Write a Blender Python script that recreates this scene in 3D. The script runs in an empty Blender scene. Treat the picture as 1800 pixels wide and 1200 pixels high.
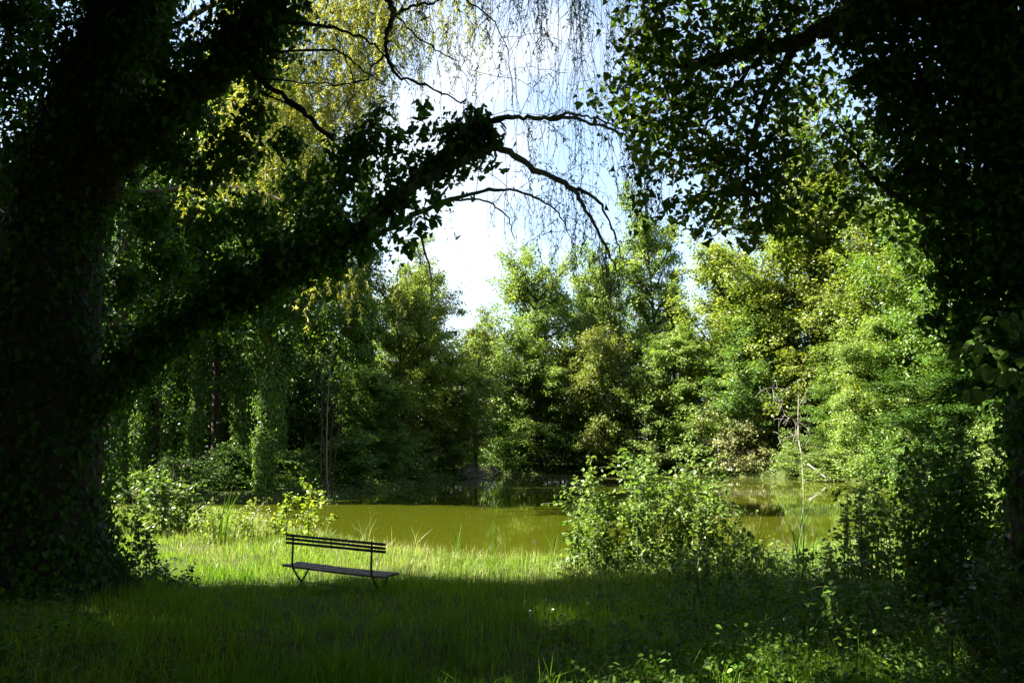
import bpy, math
import numpy as np
from mathutils import Vector, Matrix

R = math.radians
scene = bpy.context.scene
COL = scene.collection

# ------------------------------------------------------------------ camera model
CAM = np.array([0.0, 0.0, 2.68]); FPX = 1500.0; PITCH = math.atan(175 / 1500)
UP = np.array([0, -math.sin(PITCH), math.cos(PITCH)]); FW = np.array([0, math.cos(PITCH), math.sin(PITCH)])

def P(px, py, Y):
    """world point at depth Y seen at pixel (px, py) of the 1800x1200 photograph"""
    d = np.array([(px - 900) / FPX, 0, 0]) + UP * ((600 - py) / FPX) + FW
    return CAM + d * (Y / d[1])

# ------------------------------------------------------------------ sun direction
AZ, EL = R(-5), R(45)          # azimuth ahead of due left
S = Vector((-math.cos(EL) * math.cos(AZ), math.cos(EL) * math.sin(AZ), math.sin(EL))); SN = np.array(S)
SHAFTS = [(P(1110, 150, 10), .5), (P(1130, 230, 10), .3), (P(1330, 330, 9.8), .3), (P(1270, 400, 9.8), .3), (P(1360, 1100, 8), .25), (P(1450, 1100, 8.1), .2), (P(850, 1150, 7), .3), (P(960, 1060, 10.5), .3), (P(1480, 250, 11), .9), (P(1230, 1160, 7), .25), (P(700, 330, 12.3), .4), (P(1720, 600, 6.6), .3), (P(1420, 900, 15), .5), (P(1520, 880, 14), .4), (P(1300, 1000, 14.6), .45), (P(790, 1170, 6.6), .3), (P(1100, 1180, 6.6), .25), (P(1560, 1110, 7.8), .2), (P(1650, 1060, 9), .2)]
_mr = np.random.default_rng(99)
SHAFTS += [(np.array([_mr.uniform(-6, 6), _mr.uniform(10.5, 14.5), .4]), _mr.uniform(.0, .3)) for _ in range(16)]
def sunmask(c):
    '''True for canopy points that do not stand between the sun and the places the photograph shows sunlit'''
    c = np.asarray(c, float); k = (c[:, 2] - .6) / SN[2]; g = c - SN * k[:, None]
    bound = np.interp(g[:, 0], [-14, -8.6, -4.3, -2, 1, 4, 6, 9, 14], [15.4, 15.0, 14.2, 13.8, 14.2, 13.4, 14.6, 19, 25])
    bound = bound + .45 * np.sin(1.3 * g[:, 0]) + .35 * np.sin(3.1 * g[:, 0] + 1) + .5 - 3.7 * (1 - _mr.random(len(c)) ** 3.2)
    lit = (g[:, 1] > bound) & (g[:, 1] < 80) & (g[:, 0] > -13) & (g[:, 0] < 12)
    for t, r in SHAFTS:
        v = c - t; a = v @ SN; d = np.linalg.norm(v - a[:, None] * SN, axis=1); lit |= (d < r + .55) & (a > 1.2)
    if len(BODY):          # what stands behind a limb or trunk as seen from the sun shades only that
        b = np.asarray(BODY)
        for i in range(0, len(c), 4000):
            v = b[None] - c[i:i + 4000, None]; a = -(v @ SN); d2 = (v ** 2).sum(-1) - a ** 2
            lit[i:i + 4000] &= ~((a > 0) & (d2 < .9 ** 2)).any(1)
    return ~lit
BODY = []

# ------------------------------------------------------------------ maths helpers
def unit(a):
    a = np.asarray(a, float)
    return a / np.maximum(np.linalg.norm(a, axis=-1, keepdims=True), 1e-9)

def catmull(pts, per=6):
    p = np.asarray(pts, float)
    if len(p) < 3:
        t = np.linspace(0, 1, per + 1)[:, None]
        return p[0] * (1 - t) + p[-1] * t
    q = np.vstack([2 * p[0] - p[1], p, 2 * p[-1] - p[-2]])
    out = []
    for i in range(1, len(q) - 2):
        for t in np.arange(per) / per:
            a, b, c, d = q[i - 1], q[i], q[i + 1], q[i + 2]
            out.append(.5 * (2 * b + (c - a) * t + (2 * a - 5 * b + 4 * c - d) * t * t + (3 * b - a - 3 * c + d) * t ** 3))
    out.append(p[-1])
    return np.array(out)

def lerp_along(arr, n):
    arr = np.asarray(arr, float)
    return np.interp(np.linspace(0, len(arr) - 1, n), np.arange(len(arr)), arr)

# leaf outlines: (verts, faces); x runs stalk to tip, y across, z up
def _sym(half, fold=.12):
    n = len(half)
    v = [(x, y, abs(y) * fold * 2 - .12 * x * x) for x, y in half]
    v += [(x, -y, abs(y) * fold * 2 - .12 * x * x) for x, y in half[1:-1]]
    left = list(range(n)); right = [0] + list(range(n, 2 * n - 2)) + [n - 1]
    return np.array(v, float), [left[::-1], right]
LEAF = dict(
    rhomb=_sym([(0, 0), (.45, .32), (1, 0)]),
    ovate=_sym([(0, 0), (.18, .24), (.45, .32), (.75, .2), (1, 0)]),
    ivy=_sym([(0, 0), (-.08, .26), (.16, .5), (.34, .3), (.62, .3), (1, 0)]),
    poplar=_sym([(0, 0), (.02, .3), (.16, .5), (.42, .36), (.66, .2), (1, 0)]),
    willow=_sym([(0, 0), (.3, .085), (.6, .07), (1, 0)]),
    clump=_sym([(0, 0), (.1, .4), (.5, .5), (.8, .3), (1, 0)], .2),
)

class MB:
    def __init__(s): s.v = []; s.sz = []; s.lp = []; s.sm = []; s.n = 0
    def add(s, V, faces, smooth=False):
        V = np.asarray(V, float)
        s.v.append(V)
        s.sz.append(np.array([len(f) for f in faces], np.int32))
        s.lp.append(np.concatenate([np.asarray(f, np.int32) for f in faces]) + s.n)
        s.sm.append(np.full(len(faces), smooth)); s.n += len(V)
    def add_raw(s, V, sizes, loops, smooth):
        s.v.append(V); s.sz.append(sizes); s.lp.append(loops + s.n); s.sm.append(np.full(len(sizes), smooth)); s.n += len(V)
    def leaves(s, pos, nrm, tip, size, kind='rhomb', wide=1.0):
        pos = np.asarray(pos, float); N = len(pos)
        if N == 0: return
        T, F = LEAF[kind]
        n = unit(nrm); d = tip - (tip * n).sum(1, keepdims=True) * n; d = unit(d); w = np.cross(n, d)
        size = np.broadcast_to(np.asarray(size, float), (N,))[:, None, None]
        V = pos[:, None, :] + size * (T[None, :, 0:1] * d[:, None] + wide * T[None, :, 1:2] * w[:, None] + T[None, :, 2:3] * n[:, None])
        k = len(T); fl = np.concatenate([np.array(f) for f in F]); fs = np.array([len(f) for f in F], np.int32)
        lp = (np.arange(N)[:, None] * k + fl[None]).ravel()
        s.add_raw(V.reshape(-1, 3), np.tile(fs, N), lp, False)
    def tube(s, pts, rad, sides=7, wob=0, rng=None, cap=True):
        pts = np.asarray(pts, float); m = len(pts); rad = np.broadcast_to(np.asarray(rad, float), (m,))
        t = unit(np.gradient(pts, axis=0))
        ref = np.array([0, 0, 1.0]) if abs(t[:, 2]).mean() < .75 else np.array([1.0, 0, 0])
        a = unit(np.cross(t, ref)); b = np.cross(t, a)
        an = np.linspace(0, 2 * np.pi, sides, endpoint=False)
        rr = rad[:, None] * np.ones(sides)
        if wob: rr = rr * (1 + wob * rng.normal(size=(m, sides)))
        V = pts[:, None] + rr[..., None] * (np.cos(an)[None, :, None] * a[:, None] + np.sin(an)[None, :, None] * b[:, None])
        i = np.arange(m - 1)[:, None] * sides; j = np.arange(sides); j2 = (j + 1) % sides
        q = np.stack([i + j, i + j2, i + sides + j2, i + sides + j], -1).reshape(-1, 4)
        V = V.reshape(-1, 3); lp = q.ravel(); sz = np.full(len(q), 4, np.int32)
        if cap:
            lp = np.concatenate([lp, np.arange(sides)[::-1], (m - 1) * sides + np.arange(sides)]); sz = np.concatenate([sz, [sides, sides]]).astype(np.int32)
        s.add_raw(V, sz, lp.astype(np.int32), True)
    def box(s, c, half, ax=None):
        ax = np.eye(3) if ax is None else np.asarray(ax)
        V = np.array([[x, y, z] for x in (-1, 1) for y in (-1, 1) for z in (-1, 1)], float) * np.asarray(half)
        s.add(V @ ax + np.asarray(c), [(0, 1, 3, 2), (4, 6, 7, 5), (0, 4, 5, 1), (2, 3, 7, 6), (0, 2, 6, 4), (1, 5, 7, 3)])
    def build(s, name, mat, parent=None, origin=None):
        me = bpy.data.meshes.new(name)
        V = np.concatenate(s.v); L = np.concatenate(s.lp).astype(np.int32); S = np.concatenate(s.sz).astype(np.int32)
        if origin is not None: V = V - np.asarray(origin)
        me.vertices.add(len(V)); me.loops.add(len(L)); me.polygons.add(len(S))
        me.vertices.foreach_set('co', V.astype(np.float32).ravel())
        me.loops.foreach_set('vertex_index', L)
        me.polygons.foreach_set('loop_start', np.concatenate([[0], np.cumsum(S)[:-1]]).astype(np.int32))
        me.polygons.foreach_set('use_smooth', np.concatenate(s.sm))
        me.update(calc_edges=True); me.validate()
        if mat: me.materials.append(mat)
        o = bpy.data.objects.new(name, me); COL.objects.link(o)
        if parent is not None: o.parent = parent
        elif origin is not None: o.location = origin
        return o

def tag(o, label=None, cat=None, group=None, kind=None):
    if label: o['label'] = label
    if cat: o['category'] = cat
    if group: o['group'] = group
    if kind: o['kind'] = kind
    return o
def thing(name, label, cat, loc, group=None):
    o = bpy.data.objects.new(name, None); COL.objects.link(o); o.location = loc
    o.empty_display_size = .2
    return tag(o, label, cat, group)

# ------------------------------------------------------------------ materials
def new_mat(name):
    m = bpy.data.materials.new(name); m.use_nodes = True; nt = m.node_tree; nt.nodes.clear()
    return m, nt, nt.nodes.new, nt.links.new

def leaf_mat(name, c1, c2, trans=.4, rough=.45, spec=.5, var=.5, nscale=.35, tint=(1.25, 1.2, .55)):
    m, nt, N, L = new_mat(name)
    out = N('ShaderNodeOutputMaterial'); geo = N('ShaderNodeNewGeometry'); tc = N('ShaderNodeTexCoord')
    noi = N('ShaderNodeTexNoise'); noi.inputs['Scale'].default_value = nscale; noi.inputs['Detail'].default_value = 2
    L(tc.outputs['Object'], noi.inputs['Vector'])
    add = N('ShaderNodeMath'); add.operation = 'MULTIPLY_ADD'; add.inputs[1].default_value = .65
    L(geo.outputs['Random Per Island'], add.inputs[0])
    sub = N('ShaderNodeMath'); sub.operation = 'MULTIPLY_ADD'; sub.inputs[1].default_value = 1.6; sub.inputs[2].default_value = -.62
    L(noi.outputs['Fac'], sub.inputs[0]); L(sub.outputs[0], add.inputs[2])
    mix = N('ShaderNodeMix'); mix.data_type = 'RGBA'
    mix.inputs[6].default_value = (*c1, 1); mix.inputs[7].default_value = (*c2, 1)
    L(add.outputs[0], mix.inputs[0])
    hsv = N('ShaderNodeHueSaturation')
    r2 = N('ShaderNodeMath'); r2.operation = 'MULTIPLY'; r2.inputs[1].default_value = 37.7; L(geo.outputs['Random Per Island'], r2.inputs[0])
    fr = N('ShaderNodeMath'); fr.operation = 'FRACT'; L(r2.outputs[0], fr.inputs[0])
    mr = N('ShaderNodeMapRange'); mr.inputs['To Min'].default_value = 1 - var; mr.inputs['To Max'].default_value = 1 + var
    L(fr.outputs[0], mr.inputs['Value']); L(mr.outputs[0], hsv.inputs['Value']); L(mix.outputs[2], hsv.inputs['Color'])
    pb = N('ShaderNodeBsdfPrincipled'); pb.inputs['Roughness'].default_value = rough
    pb.inputs['Specular IOR Level'].default_value = spec; L(hsv.outputs[0], pb.inputs['Base Color'])
    tr = N('ShaderNodeBsdfTranslucent')
    tm = N('ShaderNodeMix'); tm.data_type = 'RGBA'; tm.blend_type = 'MULTIPLY'; tm.inputs[0].default_value = 1
    tm.inputs[7].default_value = (*[t * 1.0 for t in tint], 1); L(hsv.outputs[0], tm.inputs[6]); L(tm.outputs[2], tr.inputs['Color'])
    ms = N('ShaderNodeMixShader'); ms.inputs[0].default_value = trans
    L(pb.outputs[0], ms.inputs[1]); L(tr.outputs[0], ms.inputs[2]); L(ms.outputs[0], out.inputs[0])
    return m

def bark_mat(name, c1, c2, scale=6, stretch=.25, bump=.6):
    m, nt, N, L = new_mat(name)
    out = N('ShaderNodeOutputMaterial'); tc = N('ShaderNodeTexCoord'); mp = N('ShaderNodeMapping')
    mp.inputs['Scale'].default_value = (1, 1, stretch); L(tc.outputs['Object'], mp.inputs[0])
    noi = N('ShaderNodeTexNoise'); noi.inputs['Scale'].default_value = scale; noi.inputs['Detail'].default_value = 6; L(mp.outputs[0], noi.inputs['Vector'])
    mix = N('ShaderNodeMix'); mix.data_type = 'RGBA'; mix.inputs[6].default_value = (*c1, 1); mix.inputs[7].default_value = (*c2, 1)
    L(noi.outputs['Fac'], mix.inputs[0])
    pb = N('ShaderNodeBsdfPrincipled'); pb.inputs['Roughness'].default_value = .85; pb.inputs['Specular IOR Level'].default_value = .2
    L(mix.outputs[2], pb.inputs['Base Color'])
    bp = N('ShaderNodeBump'); bp.inputs['Strength'].default_value = bump; bp.inputs['Distance'].default_value = .05
    L(noi.outputs['Fac'], bp.inputs['Height']); L(bp.outputs[0], pb.inputs['Normal']); L(pb.outputs[0], out.inputs[0])
    return m

def plain_mat(name, c, rough=.6, metal=0, var=.15, scale=20, spec=.4):
    m, nt, N, L = new_mat(name)
    out = N('ShaderNodeOutputMaterial'); tc = N('ShaderNodeTexCoord'); noi = N('ShaderNodeTexNoise'); noi.inputs['Scale'].default_value = scale
    noi.inputs['Detail'].default_value = 4; L(tc.outputs['Object'], noi.inputs['Vector'])
    mix = N('ShaderNodeMix'); mix.data_type = 'RGBA'; mix.inputs[6].default_value = (*[x * (1 - var) for x in c], 1); mix.inputs[7].default_value = (*[x * (1 + var) for x in c], 1)
    L(noi.outputs['Fac'], mix.inputs[0]); pb = N('ShaderNodeBsdfPrincipled'); pb.inputs['Roughness'].default_value = rough
    pb.inputs['Metallic'].default_value = metal; pb.inputs['Specular IOR Level'].default_value = spec
    L(mix.outputs[2], pb.inputs['Base Color']); L(pb.outputs[0], out.inputs[0])
    return m

M = dict(
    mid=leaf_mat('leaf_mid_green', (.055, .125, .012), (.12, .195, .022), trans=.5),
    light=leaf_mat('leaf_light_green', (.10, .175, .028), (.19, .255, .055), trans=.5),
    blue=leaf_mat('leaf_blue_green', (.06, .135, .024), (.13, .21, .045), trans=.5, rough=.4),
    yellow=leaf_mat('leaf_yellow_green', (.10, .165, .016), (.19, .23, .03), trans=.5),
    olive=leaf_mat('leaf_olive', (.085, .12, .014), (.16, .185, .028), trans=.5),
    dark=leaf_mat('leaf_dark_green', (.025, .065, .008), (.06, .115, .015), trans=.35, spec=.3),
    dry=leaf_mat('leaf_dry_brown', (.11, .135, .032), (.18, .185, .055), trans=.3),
    willow=leaf_mat('leaf_willow', (.16, .185, .02), (.27, .275, .04), trans=.5),
    ivy=leaf_mat('leaf_ivy', (.024, .07, .008), (.065, .135, .014), trans=.45, rough=.5, spec=.25),
    poplar=leaf_mat('leaf_poplar', (.045, .10, .010), (.11, .17, .016), trans=.55, rough=.42, spec=.35, nscale=.8),
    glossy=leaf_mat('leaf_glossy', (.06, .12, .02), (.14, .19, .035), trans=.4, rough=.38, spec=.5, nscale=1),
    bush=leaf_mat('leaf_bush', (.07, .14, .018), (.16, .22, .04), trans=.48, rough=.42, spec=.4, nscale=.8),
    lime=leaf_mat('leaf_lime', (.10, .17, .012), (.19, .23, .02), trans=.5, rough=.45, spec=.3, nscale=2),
    grass=leaf_mat('grass_blade', (.06, .15, .006), (.17, .26, .022), trans=.55, rough=.5, spec=.2, var=.4, nscale=.3),
    meadow=leaf_mat('meadow_blade', (.13, .18, .04), (.27, .27, .11), trans=.4, rough=.45, var=.4, nscale=.5),
    weed=leaf_mat('leaf_weed', (.04, .10, .008), (.09, .165, .016), trans=.42, rough=.55, spec=.25, nscale=.8),
    bark=bark_mat('bark_brown', (.02, .015, .01), (.07, .055, .04)),
    greybark=bark_mat('bark_grey', (.10, .09, .08), (.30, .27, .24), 9),
    greenstem=plain_mat('green_stem', (.06, .07, .025), .6, var=.3),
    twig=plain_mat('twig', (.05, .042, .035), .7, var=.3),
    deadwood=bark_mat('dead_wood', (.12, .10, .085), (.32, .28, .25), 9),
    metal=plain_mat('bench_metal', (.012, .02, .016), .5, .3, .4, 30),
    plank=bark_mat('weathered_plank', (.04, .032, .024), (.24, .21, .17), 9, 1, .6),
    slat=plain_mat('bench_slat', (.03, .028, .02), .6, 0, .4, 25),
)

# ------------------------------------------------------------------ ground and pond
POND = np.array([(-18, 34), (-12, 32), (-9.3, 31), (-6.5, 26.5), (-3.1, 21.8), (-.3, 19.6), (1.4, 19.2), (5.6, 19.6), (9, 23), (12, 26), (17, 33), (21, 42),
                 (23, 50), (22, 57), (17.3, 64.8), (11.8, 70.5), (5, 70), (-1.4, 69), (-3, 63.8), (-5.4, 53.6), (-7.3, 44), (-8.6, 37.8), (-13.4, 36.8), (-18, 36.8)], float)
POND = np.vstack([catmull(np.vstack([POND[-1], POND, POND[0]]), 4)[4:-4]])
def pond_dist(x, y):
    x = np.asarray(x, float); y = np.asarray(y, float); sh = x.shape
    p = np.stack([x.ravel(), y.ravel()], 1); best = np.full(len(p), 1e9); ins = np.zeros(len(p), bool)
    for a, b in zip(POND, np.roll(POND, -1, 0)):
        ab = b - a; t = np.clip(((p - a) @ ab) / max(ab @ ab, 1e-9), 0, 1)
        best = np.minimum(best, np.linalg.norm(p - a - t[:, None] * ab, axis=1))
        c = (a[1] > p[:, 1]) != (b[1] > p[:, 1])
        with np.errstate(divide='ignore', invalid='ignore'):
            ins ^= c & (p[:, 0] < ab[0] * (p[:, 1] - a[1]) / (ab[1] if ab[1] else 1e-12) + a[0])
    return np.where(ins, -best, best).reshape(sh)
def gz(x, y):
    x = np.asarray(x, float); y = np.asarray(y, float); d = pond_dist(x, y)
    base = np.maximum(.98 - .047 * y, .24) + .35 * np.clip((y - 30) / 8, 0, 1)
    und = .035 * np.sin(x * 1.3 + .7 * y) + .03 * np.sin(y * 1.9 - x * .6) + .02 * np.sin(x * 3.1 + y * 2.3)
    far = np.clip((d - 12) / 60, 0, 1) * 1.2 * (y > 30)
    t = np.clip(d / 1.3, 0, 1); t = t * t * (3 - 2 * t); u = np.clip(-d / 2, 0, 1)
    return (base + und + far) * t - .05 - .7 * u

def grid_axis(lo, hi, mid_lo, mid_hi, step):
    a = list(np.arange(mid_lo, mid_hi + 1e-6, step)); s = step; v = mid_lo; left = []
    while v > lo: s *= 1.35; v -= s; left.append(v)
    s = step; v = mid_hi; right = []
    while v < hi: s *= 1.35; v += s; right.append(v)
    return np.array(left[::-1] + a + right)
gx = grid_axis(-600, 600, -22, 28, .4); gy = grid_axis(-300, 1200, -2, 76, .4)
GX, GY = np.meshgrid(gx, gy); GZ = gz(GX, GY)
V = np.stack([GX, GY, GZ], -1).reshape(-1, 3); nx = len(gx); ny = len(gy)
idx = (np.arange(ny - 1)[:, None] * nx + np.arange(nx - 1)).ravel()
q = np.stack([idx, idx + 1, idx + nx + 1, idx + nx], 1)
mb = MB(); mb.add_raw(V, np.full(len(q), 4, np.int32), q.ravel().astype(np.int32), True)
def ground_mat():
    m, nt, N, L = new_mat('ground_soil')
    out = N('ShaderNodeOutputMaterial'); tc = N('ShaderNodeTexCoord'); n1 = N('ShaderNodeTexNoise'); n1.inputs['Scale'].default_value = 1.3; n1.inputs['Detail'].default_value = 8
    L(tc.outputs['Object'], n1.inputs['Vector']); cr = N('ShaderNodeValToRGB'); L(n1.outputs['Fac'], cr.inputs[0])
    cr.color_ramp.elements[0].position = .35; cr.color_ramp.elements[0].color = (.022, .032, .008, 1)
    cr.color_ramp.elements[1].position = .7; cr.color_ramp.elements[1].color = (.05, .06, .016, 1)
    pb = N('ShaderNodeBsdfPrincipled'); pb.inputs['Roughness'].default_value = .95; pb.inputs['Specular IOR Level'].default_value = .1
    L(cr.outputs[0], pb.inputs['Base Color']); L(pb.outputs[0], out.inputs[0]); return m
tag(mb.build('ground', ground_mat()), kind='structure')

def water_mat():
    m, nt, N, L = new_mat('pond_water')
    out = N('ShaderNodeOutputMaterial'); tc = N('ShaderNodeTexCoord')
    n1 = N('ShaderNodeTexNoise'); n1.inputs['Scale'].default_value = .12; n1.inputs['Detail'].default_value = 3; L(tc.outputs['Object'], n1.inputs['Vector'])
    mix = N('ShaderNodeMix'); mix.data_type = 'RGBA'; mix.inputs[6].default_value = (.034, .042, .002, 1); mix.inputs[7].default_value = (.046, .054, .003, 1)
    L(n1.outputs['Fac'], mix.inputs[0])
    # thin streaks of floating pollen, drawn out by the wind
    mp = N('ShaderNodeMapping'); mp.inputs['Scale'].default_value = (.05, .9, 1); L(tc.outputs['Object'], mp.inputs[0])
    n2 = N('ShaderNodeTexNoise'); n2.inputs['Scale'].default_value = 1.1; n2.inputs['Detail'].default_value = 5; L(mp.outputs[0], n2.inputs['Vector'])
    sx = N('ShaderNodeSeparateXYZ'); L(tc.outputs['Object'], sx.inputs[0])
    farm = N('ShaderNodeMapRange'); farm.inputs['From Min'].default_value = 34; farm.inputs['From Max'].default_value = 66; farm.inputs['To Min'].default_value = .66; farm.inputs['To Max'].default_value = .5
    L(sx.outputs['Y'], farm.inputs['Value'])
    gt = N('ShaderNodeMath'); gt.operation = 'SUBTRACT'; L(n2.outputs['Fac'], gt.inputs[0]); L(farm.outputs[0], gt.inputs[1])
    st = N('ShaderNodeMapRange'); st.inputs['From Min'].default_value = 0; st.inputs['From Max'].default_value = .03; L(gt.outputs[0], st.inputs['Value'])
    pb = N('ShaderNodeBsdfPrincipled'); pb.inputs['Roughness'].default_value = .025; pb.inputs['IOR'].default_value = 1.33
    pb.inputs['Specular IOR Level'].default_value = .75; L(mix.outputs[2], pb.inputs['Base Color'])
    bn = N('ShaderNodeTexNoise'); bn.inputs['Scale'].default_value = 3.0; bn.inputs['Detail'].default_value = 3
    mp2 = N('ShaderNodeMapping'); mp2.inputs['Scale'].default_value = (.6, 1.6, 1); L(tc.outputs['Object'], mp2.inputs[0]); L(mp2.outputs[0], bn.inputs['Vector'])
    bp = N('ShaderNodeBump'); bp.inputs['Strength'].default_value = .05; bp.inputs['Distance'].default_value = .012; L(bn.outputs['Fac'], bp.inputs['Height']); L(bp.outputs[0], pb.inputs['Normal'])
    sc = N('ShaderNodeBsdfPrincipled'); sc.inputs['Base Color'].default_value = (.045, .043, .018, 1); sc.inputs['Roughness'].default_value = .7
    ms = N('ShaderNodeMixShader'); sm = N('ShaderNodeMath'); sm.operation = 'MULTIPLY'; sm.inputs[1].default_value = .4; L(st.outputs[0], sm.inputs[0])
    L(sm.outputs[0], ms.inputs[0]); L(pb.outputs[0], ms.inputs[1]); L(sc.outputs[0], ms.inputs[2]); L(ms.outputs[0], out.inputs[0]); return m
ctr = POND.mean(0)
wp = ctr + (POND - ctr) * 1.0
wp = wp + unit(wp - ctr) * .6
mb = MB(); mb.add(np.c_[wp, np.zeros(len(wp))], [tuple(range(len(wp)))]) 
tag(mb.build('water', water_mat()), kind='structure')

# ------------------------------------------------------------------ generators
def rand_dir(rng, n): return unit(rng.normal(size=(n, 3)))

def tree_proto(seed, H=16., Rr=5., cb=.12, shape='round', nlimb=30, nleaf=34000, leaf=.2, rise=(15, 50), droop=0., flat=.35, kind='rhomb', spread=.5):
    """returns trunk and crown builders in local coordinates, base at the origin"""
    rng = np.random.default_rng(seed); tr = MB(); cr = MB()
    hs = np.linspace(0, 1, 9); wob = np.cumsum(rng.normal(size=(9, 2)) * .012 * H, 0) * hs[:, None]
    tp = catmull(np.c_[wob, hs * (H - .62 * Rr)], 3); lob = rng.uniform(0, 6.28, 6); rad = np.interp(np.linspace(0, 1, len(tp)), [0, .04, .2, 1], [H * .022, H * .015, H * .0125, .02])
    tr.tube(tp, rad, 8, .05, rng)
    cl = []; cd = []
    for i in range(nlimb):
        t = cb + (0.98 - cb) * (i + rng.uniform(-1.6, 2.6)) / nlimb; t = min(max(t, cb), .98)
        u = (t - cb) / (1 - cb)
        env = {'round': math.sin(math.pi * (.2 + .62 * u)) ** .8, 'tall': .62 + .38 * math.sin(math.pi * (.15 + .8 * u)), 'column': .75 * (1 - u ** 3) + .2,
               'cone': (1 - u) * 1.0 + .1, 'dome': math.sqrt(max(0, 1 - .72 * u * u))}[shape]
        az = i * 2.399 + rng.normal() * .4; L = Rr * env * rng.uniform(.6, 1.15) * (1 + .2 * math.sin(2 * az + lob[0] + 4 * u) + .16 * math.sin(3 * az + lob[1] - 7 * u))
        el = R(rise[0] + (rise[1] - rise[0]) * u + rng.normal() * 8)
        h = np.array([math.cos(az), math.sin(az), 0])
        base = tp[int(t * (len(tp) - 1))]
        pts = [base]; e = el
        for k in range(4):
            pts.append(pts[-1] + (h * math.cos(e) + np.array([0, 0, math.sin(e)])) * L / 4 + rng.normal(size=3) * .04 * L); e += R(6) - droop * R(22)
        lp = catmull(pts, 3); tr.tube(lp, np.linspace(H * .006, .012, len(lp)), 5, cap=False)
        nb = max(4, int(5 + L * 1.9))
        for j in range(nb):
            s = .22 + .8 * (j + rng.random()) / nb; s = min(s, 1.)
            b = lp[int(s * (len(lp) - 1))]; d = unit(lp[-1] - lp[0]) * .6 + rand_dir(rng, 1)[0] * np.array([1, 1, .9]); d[2] += .32 * (droop == 0) - droop * .6
            d = unit(d); l2 = L * spread * rng.uniform(.5, 1.1) * (1.1 - .5 * s) + .35
            sp = np.array([b, b + d * l2 * .5 + [0, 0, .04 * l2], b + d * l2 + [0, 0, -.06 * l2 - droop * .5 * l2]])
            tr.tube(sp, [.02, .013, .006], 4, cap=False)
            for f in (.2, .4, .6, .8, 1., 1.15):
                cl.append(sp[0] * (1 - f) + sp[2] * f); cd.append(d)
    cl = np.array(cl); cd = np.array(cd)
    wt = rng.gamma(.8, 1, len(cl)); cnt = rng.multinomial(nleaf, wt / wt.sum())
    ii = np.repeat(np.arange(len(cl)), cnt); n = len(ii)
    sg = .10 + .03 * Rr
    pos = cl[ii] + rng.normal(size=(n, 3)) * np.array([sg, sg, sg * flat * 1.6])
    pos[:, 2] = np.maximum(pos[:, 2], .1)
    nrm = rng.normal(size=(n, 3)) * .55 + np.array([0, 0, .8]) + cd[ii] * .25
    tip = cd[ii] * .8 + rng.normal(size=(n, 3)) * .6 + np.array([0, 0, -.35 - droop])
    cr.leaves(pos, nrm, tip, leaf * rng.uniform(.6, 1.3, n), kind)
    tree_proto.path = tp; tree_proto.rad = rad
    return tr, cr

def place_tree(name, label, proto, px, Y, top, rpx, leafm, rot, group, cat='tree', dz=0, barkm=None, lean=(0, 0)):
    """a copy of a proto (its trunk, crown and any ivy), standing at depth Y, as tall and wide as the photo shows"""
    x = (px - 900) / FPX * Y / math.cos(0)
    z0 = float(gz(x, Y)) - .1 + dz
    H = P(px, top, Y)[2] - z0; w = rpx * (1.3 if cat == 'tree' else 1.15) * Y / FPX
    t = thing(name, label, cat, (x, Y, z0), group)
    t.rotation_euler = (lean[0], lean[1], rot); t.scale = (w / proto['R'], w / proto['R'], H / proto['H'])
    for pn, po in proto['parts']:
        c = po.copy(); COL.objects.link(c); c.parent = t; c.name = pn
        if pn == 'crown' and leafm is not None:
            c.material_slots[0].link = 'OBJECT'; c.material_slots[0].material = M[leafm]
        if pn in ('trunk', 'stems') and barkm:
            c.material_slots[0].link = 'OBJECT'; c.material_slots[0].material = M[barkm]
    return t

PROTO = {}
def reg(key, H, Rr, parts): PROTO[key] = dict(H=H, R=Rr, parts=parts)
TEMPLATES = []
def tpl(mbb, name, mat):
    o = mbb.build(name, mat); COL.objects.unlink(o); TEMPLATES.append(o); return (name, o)

def mk(key, seed, bark='bark', leafm='mid', trunk='trunk', **kw):
    a, b = tree_proto(seed, **kw); reg(key, kw.get('H', 16.), kw.get('Rr', 5.), [tpl(a, trunk, M[bark]), tpl(b, 'crown', M[leafm])])

mk('maple', 11, H=17., Rr=5., cb=.06, shape='round', nlimb=34, nleaf=60000, leaf=.2, flat=.6)
mk('maple_b', 12, H=17., Rr=5., cb=.05, shape='dome', nlimb=34, nleaf=60000, leaf=.2, flat=.5)
mk('ash', 13, H=20., Rr=4.5, cb=.08, shape='tall', nlimb=38, nleaf=56000, leaf=.2, rise=(20, 56), flat=.4)
mk('beech', 14, H=16., Rr=5.5, cb=.04, shape='dome', nlimb=36, nleaf=60000, leaf=.2, rise=(10, 48), flat=.36)
mk('droop', 15, H=12., Rr=4., cb=.15, shape='dome', nlimb=30, nleaf=46000, leaf=.17, rise=(20, 60), droop=.8, flat=.5)
mk('poplar', 16, H=20., Rr=2.6, cb=.04, shape='column', nlimb=50, nleaf=36000, leaf=.2, rise=(50, 78), flat=.5, spread=.3)
mk('shrub', 17, H=4., Rr=2.2, cb=.03, shape='dome', nlimb=26, nleaf=9000, leaf=.15, rise=(10, 70), flat=.4)
mk('shrub_b', 18, H=4., Rr=2.4, cb=.02, shape='round', nlimb=26, nleaf=9000, leaf=.14, rise=(0, 60), droop=.5, flat=.3)

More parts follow.
